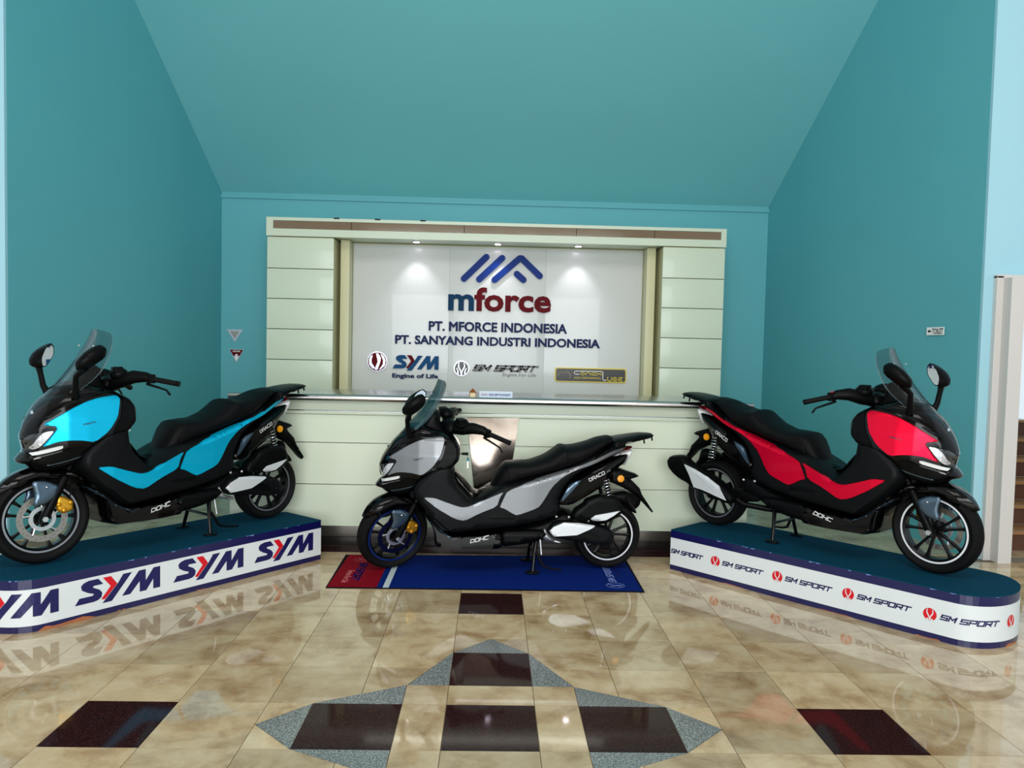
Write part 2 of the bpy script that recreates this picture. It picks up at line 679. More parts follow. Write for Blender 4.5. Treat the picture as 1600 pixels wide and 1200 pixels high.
TECHNO = {'S': [(1, 1), (0, 1), (0, .5), (1, .5), (1, 0), (0, 0)], 'M': [(0, 0), (0, 1), (.5, .35), (1, 1), (1, 0)],
          'P': [(0, 0), (0, 1), (1, 1), (1, .42), (0, .42)], 'O': [(0, 0), (0, 1), (1, 1), (1, 0), (0, 0)],
          'R1': [(0, 0), (0, 1), (1, 1), (1, .42), (0, .42)], 'R2': [(.5, .42), (1, 0)], 'T1': [(-.05, 1), (1.1, 1)], 'T2': [(.5, 1), (.5, 0)],
          'D': [(0, 0), (0, 1), (1, .9), (1, .1), (0, 0)], 'C': [(1, 1), (0, 1), (0, 0), (1, 0)], 'H1': [(0, 0), (0, 1)], 'H2': [(1, 0), (1, 1)], 'H3': [(0, .5), (1, .5)],
          'U': [(0, 1), (0, 0), (1, 0), (1, 1)], 'B1': [(0, 0), (0, 1), (.9, 1), (.9, .5), (0, .5)], 'B2': [(.9, .5), (1, 0), (0, 0)], 'E1': [(1, 1), (0, 1), (0, 0), (1, 0)], 'E2': [(0, .5), (.8, .5)],
          'N': [(0, 0), (0, 1), (1, 1), (1, 0)], 'A1': [(0, 0), (.5, 1), (1, 0)], 'A2': [(.3, .3), (.7, .3)]}
PARTS = {'A': ['A1', 'A2'], 'R': ['R1', 'R2'], 'T': ['T1', 'T2'], 'H': ['H1', 'H2', 'H3'], 'B': ['B1', 'B2'], 'E': ['E1', 'E2']}


def techno(word, x0, x1, z0, z1, w, italic=0.15, gap=0.35, space=0.7):
    """square sports lettering as stroke polygons, one list per letter"""
    n = sum(space if c == ' ' else 1 for c in word) + gap * (len([c for c in word if c != ' ']) - 1)
    L = x1 - x0 - italic * (z1 - z0) - w
    k = L / n
    x = x0 + w / 2
    res = []
    for c in word:
        if c == ' ':
            x += k * space
            continue
        polys = []
        for g in PARTS.get(c, [c]):
            pts = [(x + a * k + italic * b * (z1 - z0), z0 + w / 2 + b * (z1 - z0 - w)) for a, b in TECHNO[g]]
            polys += stroke(pts, w)
        res.append(polys)
        x += k * (1 + gap)
    return res


# the three letter mark, unit height
SYM_S = [(540, 360), (575, 300), (680, 300), (690, 285), (640, 262), (595, 228), (588, 190), (608, 165), (650, 150), (725, 150), (765, 208), (690, 208), (680, 222), (735, 256), (757, 290), (750, 330), (725, 352), (690, 360)]
SYM_RED = [(762, 150), (828, 150), (880, 235), (778, 360), (748, 352), (825, 243)]
SYM_Y = [(890, 226), (930, 155), (1005, 155), (835, 392), (757, 392), (782, 362)]
SYM_M = [(920, 368), (1065, 156), (1125, 156), (1125, 268), (1195, 156), (1255, 156), (1255, 368), (1192, 368), (1192, 268), (1130, 368), (1072, 368), (1072, 262), (990, 368)]


def symfit(p, u0, u1, v0, v1):
    """fit so that the S and M span v0..v1 and u0..u1"""
    return [(u0 + (x - 540) / 715 * (u1 - u0), v1 - (y - 152) / 212 * (v1 - v0)) for x, y in p]

em = bpy.data.materials.new('lamp_glow')
em.use_nodes = True
em.node_tree.nodes['Principled BSDF'].inputs['Emission Color'].default_value = (1.0, 0.86, 1.0, 1)
em.node_tree.nodes['Principled BSDF'].inputs['Emission Strength'].default_value = 14
EMIT = em


EYE = Vector((0, 0, 1.6))


def at(px, py, Y):
    """the point of the vertical plane y = Y that a measured pixel of the photograph shows"""
    d = fw + rt * ((px - 800) / 1208.1) + dn * ((py - 600) / 1208.1)
    return EYE + d * (Y / d.y)


# ================================================================ the room
# walls: the recess narrows towards its back wall
BL, BR, BY = -3.26, 3.29, 9.40
FL, FR_, FY = -3.735, 3.851, 6.03
TOPZ = 7.0
tag(prism('wall_back', [(BL - 0.3, BY), (BR + 0.3, BY), (BR + 0.3, BY + 0.2), (BL - 0.3, BY + 0.2)], 'z', 0, 4.0, 'teal_paint'), kind='structure')
tag(prism('wall_left', [(BL, BY + 0.1), (FL, FY + 0.03), (FL - 0.2, FY + 0.03), (BL - 0.2, BY + 0.1)], 'z', 0, TOPZ, 'teal_paint'), kind='structure')
tag(prism('wall_right', [(BR, BY + 0.1), (FR_, FY + 0.03), (FR_ + 0.125, FY + 0.03), (BR + 0.2, BY + 0.1)], 'z', 0, TOPZ, 'teal_paint'), kind='structure')
tag(box('wall_left_front', -9.0, FL - 0.001, FY, FY + 0.2, 0, TOPZ, 'daylit_wall_paint'), kind='structure')
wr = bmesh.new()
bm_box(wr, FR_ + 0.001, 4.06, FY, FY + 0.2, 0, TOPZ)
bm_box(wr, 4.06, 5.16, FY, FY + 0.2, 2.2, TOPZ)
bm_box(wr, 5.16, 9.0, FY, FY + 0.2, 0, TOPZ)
tag(finish(wr, 'wall_right_front', 'daylit_wall_paint'), kind='structure')
# sloping soffit over the recess
tag(prism('ceiling', [(9.46, 3.335), (7.62, 4.90), (6.03, 6.25), (6.03, 6.5), (7.62, 5.15), (9.46, 3.6)], 'x', BL - 0.45, BR + 0.55, 'lit_slope_paint'), kind='structure')
tag(box('trim_1', BL - 0.02, BR + 0.02, 9.375, 9.40, 3.315, 3.345, 'teal_paint'), kind='structure')

# doorway on the right with its white casing, steps behind
dr = bmesh.new()
bm_box(dr, 3.985, 4.093, 5.89, 6.03, 0, 2.235, 0.006)
bm_box(dr, 5.13, 5.24, 5.89, 6.03, 0, 2.235, 0.006)
bm_box(dr, 4.093, 5.13, 5.89, 6.03, 2.13, 2.235, 0.006)
bm_box(dr, 3.93, 3.985, 5.985, 6.03, 0, 2.255, 0.004)
bm_box(dr, 3.93, 5.28, 5.985, 6.03, 2.235, 2.265, 0.004)
tag(finish(dr, 'door_1', 'door_frame_white'), kind='structure')
st = empty('staircase', (4.6, 6.3, 0), 'brown wooden stairs climbing behind the white doorway at the right edge', 'stairs')
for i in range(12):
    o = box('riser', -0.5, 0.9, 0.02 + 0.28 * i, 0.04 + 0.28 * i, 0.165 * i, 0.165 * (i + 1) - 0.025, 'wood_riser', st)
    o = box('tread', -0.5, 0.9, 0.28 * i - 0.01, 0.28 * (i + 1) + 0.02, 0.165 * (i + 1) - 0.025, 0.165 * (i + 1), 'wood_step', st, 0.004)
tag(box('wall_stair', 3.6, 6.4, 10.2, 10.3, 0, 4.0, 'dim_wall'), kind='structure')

tag(box('ceiling_unseen', -9.2, 9.2, -6.2, 6.05, 7.0, 7.2, 'door_frame_white'), kind='structure')  # unseen ceiling, added to keep the open sky off the recess
# lobby front behind the photographer: tall glazing in dark frames under a peach wall
tag(box('wall_front', -9, 9, -6.2, -6.0, 3.4, 7.0, 'peach_wall'), kind='structure')
wn_ = bmesh.new()
for i in range(13):
    bm_box(wn_, -9 + 1.5 * i - 0.05, -9 + 1.5 * i + 0.05, -6.15, -6.02, 0, 3.4)
for z in (0.0, 1.0, 3.3):
    bm_box(wn_, -9, 9, -6.14, -6.03, z, z + 0.1)
tag(finish(wn_, 'window_1', 'dark_kick'), kind='structure')
# ---------------------------------------------------------------- floor
TS, U0, V0 = 0.39536, 0.02294, 3.00146
bf = bmesh.new()
bm_box(bf, -9, 9, -6, 10.3, -0.12, -0.004)
floor_o = tag(finish(bf, 'floor', 'grout'), kind='structure')
GAP = 0.0016


def clip_tile(tris, name, material, label=None):
    bm = bmesh.new()
    for t in tris:
        bm.faces.new([bm.verts.new((p[0], p[1], 0)) for p in t])
    bmesh.ops.remove_doubles(bm, verts=bm.verts, dist=1e-4)
    bmesh.ops.dissolve_limit(bm, angle_limit=0.01, verts=bm.verts, edges=bm.edges)
    bmesh.ops.inset_region(bm, faces=bm.faces, thickness=GAP, use_boundary=True, use_even_offset=True)
    small = [f for f in bm.faces if min(e.calc_length() for e in f.edges) < GAP * 2.2 and len(f.verts) == 4]
    r = bmesh.ops.extrude_face_region(bm, geom=list(bm.faces))
    bmesh.ops.translate(bm, verts=[v for v in r['geom'] if isinstance(v, bmesh.types.BMVert)], vec=(0, 0, -0.004))
    o = finish(bm, name, material, floor_o)
    if label:
        o['label'] = label
    return o


def uv_xy(u, v):
    return (U0 + u * TS, V0 + v * TS)


def simple_tile(pts, material='beige_marble', label=None, cap=None):
    """a flat stone piece; pts in tile units"""
    P = [np.array(uv_xy(*p)) for p in pts]
    if cap is not None:
        P = [np.array((p[0], min(p[1], cap))) for p in P]
    c = sum(P) / len(P)
    A = sum(P[i][0] * P[(i + 1) % len(P)][1] - P[(i + 1) % len(P)][0] * P[i][1] for i in range(len(P)))
    if A < 0:
        P = P[::-1]
    n = len(P)
    Q = []
    for i in range(n):
        a, b, d = P[i - 1], P[i], P[(i + 1) % n]
        t1 = (b - a) / np.linalg.norm(b - a)
        t2 = (d - b) / np.linalg.norm(d - b)
        n1, n2 = np.array([-t1[1], t1[0]]), np.array([-t2[1], t2[0]])
        k = (n1 + n2) / max(0.35, 1 + n1 @ n2)
        Q.append(tuple(b + k * GAP))
    bm = bmesh.new()
    ctr = (float(c[0]), float(c[1]))
    bm_prism(bm, [(q[0] - ctr[0], q[1] - ctr[1]) for q in Q], 'z', -0.004, 0.0)
    o = finish(bm, 'floor_tile', material, floor_o)
    o.location = (ctr[0], ctr[1], 0)
    if label:
        o['label'] = label
    return o


STAR = [(0, 3), (.5, 2.5), (1, 1.5), (2, 1), (2.5, .5), (2, 0), (1, -.5), (.5, -1.5), (0, -2), (-.5, -1.5), (-1, -.5), (-2, 0), (-2.5, .5), (-2, 1), (-1, 1.5), (-.5, 2.5)]
STARP = np.array(STAR, float)
YCAP = 5.93
far_bm = bmesh.new()
DARKL = 'dark brown granite tile'
GREYL = 'grey speckled granite piece of the star inlay'


def add_far(x0, x1, y0, y1):
    bm_box(far_bm, x0 + GAP, x1 - GAP, y0 + GAP, y1 - GAP, -0.004, 0.0)


for j in range(-22, 23):
    for i in range(-22, 8):
        (xa, ya), (xb, yb) = uv_xy(j - .5, i), uv_xy(j + .5, i + 1)
        yb = min(yb, YCAP)
        if xa < -8.9 or xb > 8.9:
            continue
        near = i >= -1 and min(abs(xa), abs(xb)) < 0.72 * yb + 0.1
        if not near:
            if i < -4 or abs(j) > 3:
                add_far(xa, xb, ya, yb)
                continue
        cell = [(j - .5, i), (j + .5, i), (j + .5, i + 1), (j - .5, i + 1)]
        # does the star touch this cell?
        c = np.array([(j - .5 + (a + .5) / 8, i + (b + .5) / 8) for a in range(8) for b in range(8)])
        ins = dist_in(STARP, c) > 0
        if ins.all():
            continue
        if not ins.any():
            dark = (j == 0 and i == 4) or (abs(j) == 4 and i == 0)
            simple_tile(cell, 'brown_granite' if dark else 'beige_marble', DARKL if dark else None, cap=YCAP)
            continue
        res = delaunay_2d_cdt([Vector(p) for p in cell + STAR], [], [[0, 1, 2, 3], list(range(4, 4 + len(STAR)))], 0, 1e-5)
        V2 = [tuple(v) for v in res[0]]
        tris = []
        for f in res[2]:
            cc = np.mean([V2[k] for k in f], 0)
            if j - .5 < cc[0] < j + .5 and i < cc[1] < i + 1 and dist_in(STARP, cc)[0] < 0:
                tris.append([V2[k] for k in f])
        # join the triangles of the remainder into outline pieces
        tb = bmesh.new()
        for t in tris:
            tb.faces.new([tb.verts.new((p[0], p[1], 0)) for p in t])
        bmesh.ops.remove_doubles(tb, verts=tb.verts, dist=1e-4)
        bmesh.ops.dissolve_limit(tb, angle_limit=0.01, verts=tb.verts, edges=tb.edges)
        outs = [[(v.co.x, v.co.y) for v in f.verts] for f in tb.faces]
        tb.free()
        for p in outs:
            simple_tile(p)
R4 = lambda a, b, c, d: [(a, c), (b, c), (b, d), (a, d)]
for r in (R4(-.5, .5, 0, 1), R4(-.5, .5, 1.5, 2.5), R4(-2, -1, 0, 1), R4(1, 2, 0, 1), R4(-.5, .5, -1.5, -.5)):
    simple_tile(r, 'brown_granite', DARKL)
for sx in (-1, 1):
    X = lambda pts: [(sx * a, b) for a, b in pts]
    simple_tile(X(R4(.5, 1, 0, 1)))
    for m in (0, 1):
        Y = lambda pts: [(a, 1 - b) if m else (a, b) for a, b in pts]
        simple_tile(X(Y(R4(.5, 1, 1, 1.5))))
        for tri in ([(.5, 2.5), (.5, 1.5), (1, 1.5)], [(1, 1.5), (1, 1), (2, 1)]):
            simple_tile(X(Y(tri)), 'grey_granite', GREYL)
    simple_tile(X([(2, 1), (2, 0), (2.5, .5)]), 'grey_granite', GREYL)
for m in (0, 1):
    Y = lambda pts: [(a, 1 - b) if m else (a, b) for a, b in pts]
    simple_tile(Y(R4(-.5, .5, 1, 1.5)))
    simple_tile(Y([(0, 3), (-.5, 2.5), (.5, 2.5)]), 'grey_granite', GREYL)
# dark border strip in line with the counter, then the floor behind it
for k in range(-9, 9):
    simple_tile([((k * 0.8), (YCAP - V0) / TS), ((k + 1) * 0.8, (YCAP - V0) / TS), ((k + 1) * 0.8, (6.115 - V0) / TS), (k * 0.8, (6.115 - V0) / TS)], 'brown_granite', 'dark brown granite border strip')
for j in range(-22, 23):
    for i in range(11):
        xa = U0 + (j - .5) * TS
        if -8.9 < xa < 8.4:
            add_far(xa, xa + TS, 6.118 + i * TS, min(10.3, 6.118 + (i + 1) * TS))
ft = finish(far_bm, 'floor_tiles', 'beige_marble', floor_o)
ft['kind'] = 'stuff'

# ================================================================ reception counter
CY = 6.12
ct = empty('reception_counter', (0, CY, 0), 'long cream panelled reception counter with a steel rail and tapered steel centre panel', 'counter')


def cprism(name, pts, y0, y1, material, bevel=0.003):
    o = prism(name, [(a, b) for a, b in pts], 'y', y0, y1, material, ct, bevel)
    return o


box('carcass', -2.03, 2.05, 0.03, 0.85, 0.0, 1.165, 'cream_laminate', ct)


def cl(z): return -0.195 + (1.055 - z) * 0.1165 + 0.0


def crx(z): return 0.217 - (1.055 - z) * 0.128


rows = [(1.046, 0.829), (0.821, 0.497), (0.489, 0.162)]
for zt, zb in rows:
    cprism('front_panel', [(-2.055, zb), (cl(zb) - 0.003, zb), (cl(zt) - 0.003, zt), (-2.055, zt)], 0, 0.03, 'cream_laminate')
    cprism('front_panel', [(crx(zb) + 0.003, zb), (2.069, zb), (2.069, zt), (crx(zt) + 0.003, zt)], 0, 0.03, 'cream_laminate')
for z in (0.825, 0.493):
    box('joint_strip', -2.05, cl(z) - 0.004, 0.006, 0.03, z - 0.004, z + 0.004, 'kick_steel', ct)
    box('joint_strip', crx(z) + 0.004, 2.065, 0.006, 0.03, z - 0.004, z + 0.004, 'kick_steel', ct)
cprism('steel_centre_panel', [(cl(.162), .162), (crx(.162), .162), (crx(1.046), 1.046), (cl(1.046), 1.046)], -0.004, 0.03, 'plate_steel', 0.002)['label'] = 'tapered brushed steel centre panel'
box('lip', -2.07, 2.08, -0.018, 0.03, 1.05, 1.074, 'cream_laminate', ct, 0.003)
box('steel_line', -2.068, 2.078, -0.012, 0.03, 1.074, 1.08, 'chrome', ct)
box('upper_band', -2.068, 2.078, -0.006, 0.03, 1.08, 1.165, 'cream_laminate', ct, 0.003)
box('kick_plate', -2.04, 2.055, 0.004, 0.03, 0.074, 0.158, 'kick_steel', ct, 0.001)
box('base_plinth', -2.04, 2.055, -0.004, 0.03, 0.0, 0.072, 'dark_kick', ct, 0.001)
box('counter_top', -2.03, 2.05, -0.095, 0.9, 1.165, 1.196, 'steel', ct, 0.004)
rl = bmesh.new()
bm_tube(rl, [(-2.03, -0.115, 1.186), (2.05, -0.115, 1.186)], 0.027, 20)
rl = finish(rl, 'front_rail', 'rail_steel', ct, True)

# objects on the counter
og = empty('ornament', (-0.155, 6.16, 1.1965), 'small cream house-shaped ornament with a brown pointed roof on the counter', 'ornament')
box('body', -0.022, 0.022, -0.02, 0.02, 0.0, 0.045, 'cream_ornament', og, 0.002)
for x in (-0.026, 0.022):
    box('post', x, x + 0.005, -0.022, 0.022, 0.0, 0.045, 'amber', og)
rb = bmesh.new()
bmesh.ops.create_cone(rb, cap_ends=True, segments=4, radius1=0.042, radius2=0.003, depth=0.032, matrix=Matrix.Translation((0, 0, 0.061)) @ Matrix.Rotation(math.pi / 4, 4, 'Z'))
finish(rb, 'roof', 'amber', og)
rs = empty('desk_sign', (0.03, 6.16, 1.1965), 'pale blue RECEPTIONIST desk sign standing on the counter', 'sign')
prism('sign_plate', [(-0.018, 0), (-0.002, 0.058), (0.002, 0.058), (0.03, 0)], 'x', -0.132, 0.132, 'sign_paper', rs)
for o in wall_text('RECEPTIONIST', -0.055, 0.118, 0.022, 0.038, -0.0118, 0.001, 'print_blue', rs, 0.03, letters=False, name='lettering'):
    o.rotation_euler = (0, 0, 0)
box('small_print', -0.118, -0.068, -0.0145, -0.0125, 0.026, 0.029, 'print_navy', rs)
box('small_print', -0.118, -0.068, -0.0125, -0.0105, 0.035, 0.037, 'print_red', rs)

# ================================================================ display wall behind the counter
dw = empty('display_wall', (0, 8.7, 0), 'cream framed backdrop wall with a white centre panel behind the counter', 'display wall')
jz = [2.775, 2.43, 2.095, 1.758, 1.418, 1.08, 0.74, 0.40, 0.02]
for xa, xb in ((-2.528, -1.795), (1.886, 2.585)):
    for zt, zb in zip(jz, jz[1:]):
        box('side_panel', xa, xb, 0, 0.03, zb + 0.004, zt - 0.004, 'cream_laminate', dw, 0.002)
    box('side_core', xa + 0.01, xb - 0.01, 0.02, 0.55, 0, 2.78, 'cream_frame', dw)
    for zb in jz[1:-1]:
        box('joint_strip', xa + 0.004, xb - 0.004, 0.012, 0.024, zb - 0.005, zb + 0.005, 'dark_kick', dw)
for xa, xb in ((-1.76, -1.66), (1.75, 1.85)):
    box('pilaster', xa, xb, 0.22, 0.45, 0, 2.79, 'cream_frame', dw, 0.004)
box('recess_back', -1.80, 1.89, 0.455, 0.6, 0, 2.79, 'cream_frame', dw)
for xa, xb in ((-1.655, -0.5285), (-0.5275, 0.60), (0.601, 1.742)):
    box('centre_panel', xa, xb, 0.435, 0.453, 0.02, 2.775, 'white_board', dw, 0.001)
box('soffit', -2.52, 2.58, 0.03, 0.6, 2.795, 2.82, 'cream_laminate', dw)
fb = bmesh.new()
bm_box(fb, -2.535, 2.59, -0.02, 0.6, 2.955, 2.99)
bm_box(fb, -2.535, 2.59, -0.02, 0.03, 2.785, 2.865)
bm_box(fb, -2.535, -2.46, -0.02, 0.03, 2.865, 2.955)
bm_box(fb, 2.53, 2.59, -0.02, 0.03, 2.865, 2.955)
finish(fb, 'fascia', 'cream_laminate', dw)
xs = [-2.46, -1.60, -0.35, 0.90, 1.78, 2.53]
for a, b in zip(xs, xs[1:]):
    box('mirror_strip', a + 0.003, b - 0.003, -0.012, 0.0, 2.867, 2.953, 'mirror_steel', dw)
for i, px in enumerate((526, 590, 661)):
    p = at(px, 344, 8.68)
    c = box('clip', p.x - 0.03, p.x + 0.03, -0.03, 0.02, 2.985, 2.998, 'satin_black', dw, 0.002)

# the three downlights in its soffit
PY = 9.135
for i, (x, lab) in enumerate(((-0.905, 'left'), (0.028, 'middle'), (0.955, 'right'))):
    d = empty('downlight', (x, 8.945, 2.795), 'small round downlight lit in the soffit, %s of the three' % lab, 'light', 'downlights over the sign panel')

    b = bmesh.new()
    bmesh.ops.create_cone(b, cap_ends=True, segments=24, radius1=0.05, radius2=0.045, depth=0.008, matrix=Matrix.Translation((0, 0, -0.004)))
    finish(b, 'trim_ring', 'chrome', d)
    b = bmesh.new()
    bmesh.ops.create_cone(b, cap_ends=True, segments=24, radius1=0.034, radius2=0.034, depth=0.004, matrix=Matrix.Translation((0, 0, -0.0095)))
    finish(b, 'lamp', EMIT, d)
    l = bpy.data.lights.new('downlight_beam', 'SPOT')
    l.energy = 9
    l.spot_size = math.radians(80)
    l.spot_blend = 0.7
    l.color = (0.95, 0.93, 1.0)
    l.shadow_soft_size = 0.03
    lo = bpy.data.objects.new('downlight_beam', l)
    COL.objects.link(lo)
    lo.location = (x, 8.945, 2.77)
    lo.rotation_euler = (math.radians(8), 0, 0)


# ---------------------------------------------------------------- signs on the white panel
def wallmap(o=PY):
    return lambda u, v, d: (u, o - d, v)


def pxbox(x0, x1, y0, y1):
    a, b = at(x0, (y0 + y1) / 2, PY), at(x1, (y0 + y1) / 2, PY)
    xm = (x0 + x1) / 2
    return a.x, b.x, at(xm, y1, PY).z, at(xm, y0, PY).z


def px2(x, y, ox=0, oy=0):
    p = at(x, y, PY)
    return (p.x, p.z)


sg = empty('roof_stripe_emblem', (0, 0, 0), 'blue emblem of slanted bars forming a roof above the large name', 'sign')
q8 = lambda x, y: px2(690 + x / 8, 390 + y / 8)
for bars in ([(280, 365), (560, 95)], [(470, 373), (757, 108)]):
    poly_solid('bar', [capsule(q8(*bars[0]), q8(*bars[1]), 0.073)], wallmap(), 0.03, 'letter_royal', sg)
bm_ch = poly_solid('bar', [capsule(q8(662, 380), q8(975, 113), 0.073)], wallmap(), 0.030, 'letter_royal', sg)
poly_solid('bar', [capsule(q8(978, 112), q8(1000, 112), 0.071)], wallmap(), 0.0296, 'letter_royal', sg)
poly_solid('bar', [capsule(q8(1000, 113), q8(1225, 332), 0.073)], wallmap(), 0.0303, 'letter_royal', sg)
poly_solid('bar', [capsule(q8(940, 306), q8(1022, 380), 0.073)], wallmap(), 0.03, 'letter_royal', sg)
sg = empty('name_sign', (0, 0, 0), 'large lowercase mforce name in raised blue and dark red letters', 'sign')
wall_text('mforce', *pxbox(700.6, 861, 449.8, 487.4), PY, 0.03, lambda i: 'letter_blue' if i == 0 else 'letter_red', sg, 0.03)
sg = empty('company_sign', (0, 0, 0), 'upper line of navy raised capitals reading PT. MFORCE INDONESIA', 'sign')
wall_text('PT. MFORCE INDONESIA', *pxbox(670, 886, 504, 519.2), PY, 0.025, 'letter_navy', sg, 0.032)
sg = empty('company_sign', (0, 0, 0), 'lower line of navy raised capitals reading PT. SANYANG INDUSTRI INDONESIA', 'sign')
wall_text('PT. SANYANG INDUSTRI INDONESIA', *pxbox(617.6, 937.2, 526.8, 540.8), PY, 0.025, 'letter_navy', sg, 0.032)

sg = empty('roundel_sign', (0, 0, 0), 'round red and silver roundel emblem left of the blue SYM letters', 'sign')
c = px2(589.8, 565)
poly_solid('ring', [circle(c, 0.118, 36)], wallmap(), 0.02, 'logo_silver', sg)
poly_solid('disc', [circle(c, 0.108, 36)], wallmap(PY - 0.02), 0.004, 'letter_red', sg)
k = 0.104
w = wallmap(PY - 0.024)
poly_solid('swoosh', [[(c[0] + a * k, c[1] + b * k) for a, b in p] for p in (
    [(-.15, .95), (.12, .95), (.42, .45), (.38, .0), (.05, -.95), (-.3, -.9), (.05, -.05), (.02, .25)],
    [(-.75, .62), (-.5, .75), (-.62, .2), (-.6, -.15), (-.2, -.75), (-.5, -.82), (-.88, -.35), (-.92, .2)],
    [(.35, .9), (.7, .68), (.95, .2), (.9, -.4), (.4, -.88), (.2, -.95), (.62, -.3), (.68, .15)])], w, 0.004, 'logo_silver', sg)
sg = empty('brand_letter_sign', (0, 0, 0), 'raised blue SYM letters with a red chevron and Engine of Life line', 'sign')
x0, x1, z0, z1 = pxbox(614, 685.5, 555.4, 576.4)
F4 = lambda p: symfit(p, x0, x1, z0, z1)
poly_solid('letter', [F4(SYM_S)], wallmap(), 0.03, 'logo_blue', sg)
poly_solid('letter', [F4(SYM_Y)], wallmap(), 0.03, 'logo_blue', sg)
poly_solid('chevron', [F4(SYM_RED)], wallmap(), 0.032, 'letter_red', sg)['label'] = 'red chevron stroke'
poly_solid('letter', [F4(SYM_M)], wallmap(), 0.03, 'logo_blue', sg)
wall_text('Engine of Life', *pxbox(613, 684.5, 583.8, 592.6), PY, 0.02, 'letter_navy', sg, 0.03, letters=False, name='lettering')


def sport_roundel(c, R, mapf, d, face, line, parent, name='roundel'):
    poly_solid(name, [circle(c, R, 36)], mapf(0), d, face, parent)
    K = R
    Y = [[(c[0] + a * K, c[1] + b * K) for a, b in p] for p in (
        [(-.42, .80), (-.30, .86), (-.38, .45), (-.32, .2), (-.02, -.35), (.02, -.98), (-.12, -.98), (-.16, -.42), (-.46, .05), (-.54, .4)],
        [(.42, .80), (.30, .86), (.38, .45), (.32, .2), (.02, -.35), (-.02, -.98), (.12, -.98), (.16, -.42), (.46, .05), (.54, .4)],
        [(-.78, .1), (-.62, .02), (-.42, -.4), (-.40, -.9), (-.62, -.72), (-.60, -.4)], [(.78, .1), (.62, .02), (.42, -.4), (.40, -.9), (.62, -.72), (.60, -.4)])]
    poly_solid('mark', Y, mapf(d), 0.0015, line, parent)


sg = empty('sport_sign', (0, 0, 0), 'dark grey SM SPORT letters with a round black emblem in the middle of the panel', 'sign')
c = px2(721.2, 575.7)
poly_solid('ring', [circle(c, 0.092, 36)], wallmap(), 0.018, 'logo_silver', sg)
sport_roundel(c, 0.08, lambda d: wallmap(PY - 0.018 - d), 0.004, 'letter_dark', 'logo_silver', sg)
x0, x1, z0, z1 = pxbox(738.4, 840.5, 570.6, 580.8)
for L in techno('SM SPORT', x0, x1, z0, z1, 0.021, 0.45):
    poly_solid('letter', L, wallmap(), 0.022, 'letter_dark', sg)
wall_text('Engine For Life', *pxbox(785, 837, 583.2, 589.5), PY, 0.012, 'letter_grey', sg, 0.01, 1.1, 0.2, letters=False, name='lettering')

sg = empty('plaque', (0, 0, 0), 'black plaque with a yellow border reading CONCH LUBE', 'sign')
x0, x1, z0, z1 = pxbox(867, 978, 575.2, 597.4)


def rrect(x0, x1, z0, z1, r):
    p = []
    for cx, cz, a in ((x1 - r, z1 - r, 0), (x0 + r, z1 - r, 90), (x0 + r, z0 + r, 180), (x1 - r, z0 + r, 270)):
        for k in range(5):
            t = math.radians(a + 22.5 * k)
            p.append((cx + r * math.cos(t), cz + r * math.sin(t)))
    return p


poly_solid('border', [rrect(x0, x1, z0, z1, 0.025)], wallmap(), 0.02, 'yellow', sg)
poly_solid('plate', [rrect(x0 + 0.012, x1 - 0.012, z0 + 0.012, z1 - 0.012, 0.02)], wallmap(PY - 0.02), 0.003, 'plate_black', sg)
pw, ph = x1 - x0, z1 - z0
PQ = lambda x, y: (x0 + (x - 922) / 613 * pw, z1 - (y - 190) / 128 * ph)
M2 = wallmap(PY - 0.023)
a, b = PQ(1085, 250), PQ(1130, 216)
poly_solid('letter', techno('C', a[0], b[0], a[1], b[1], 0.009, 0)[0], M2, 0.002, 'print_white', sg)
poly_solid('letter', stroke([PQ(1130, 218), PQ(1333, 218), PQ(1333, 296), PQ(1362, 296)], 0.009), M2, 0.002, 'print_white', sg)
a, b = PQ(1138, 254), PQ(1322, 228)
for L in techno('ONCH', a[0], b[0], a[1], b[1], 0.009, 0, 0.3):
    poly_solid('letter', L, M2, 0.002, 'yellow', sg)
a, b = PQ(1372, 304), PQ(1505, 266)
for L in techno('UBE', a[0], b[0], a[1], b[1], 0.009, 0, 0.35):
    poly_solid('letter', L, M2, 0.002, 'yellow', sg)
a, b = PQ(1088, 288), PQ(1316, 270)
wall_text('HIGH PERFORMANCE', a[0], b[0], a[1], b[1], PY - 0.023, 0.001, 'yellow', sg, 0.0, letters=False, name='lettering')
cc = PQ(1000, 262)
arc = [(cc[0] + 0.075 * math.cos(math.radians(t)), cc[1] + 0.05 * math.sin(math.radians(t))) for t in range(-30, 70, 12)]
arc2 = [(cc[0] - 0.02 + 0.05 * math.cos(math.radians(t)), cc[1] + 0.04 * math.sin(math.radians(t))) for t in range(40, 200, 18)]
poly_solid('shell_mark', stroke(arc, 0.005) + stroke(arc2, 0.003), M2, 0.001, 'cream_ornament', sg)

# ---------------------------------------------------------------- stickers on the walls
w39 = lambda u, v, d: (u, 9.398 - d, v)
s1 = empty('triangle_sign', (-3.11, 9.398, 1.68), 'faded grey inverted triangle sign on the teal back wall, above the red one', 'sign')
poly_solid('plate', [[(-3.205, 1.75), (-3.015, 1.75), (-3.108, 1.595)]], w39, 0.004, 'logo_silver', s1)
poly_solid('print', [[(-3.165, 1.728), (-3.055, 1.728), (-3.109, 1.64)]], lambda u, v, d: (u, 9.394 - d, v), 0.001, 'letter_grey', s1)
s2 = empty('triangle_sign', (-3.09, 9.398, 1.43), 'dark red inverted triangle fire extinguisher sign on the teal back wall', 'sign')
poly_solid('plate', [[(-3.176, 1.512), (-2.998, 1.512), (-3.087, 1.35)]], w39, 0.004, 'logo_silver', s2)
poly_solid('print', [[(-3.166, 1.506), (-3.008, 1.506), (-3.048, 1.435), (-3.126, 1.435)]], lambda u, v, d: (u, 9.394 - d, v), 0.001, 'letter_red', s2)
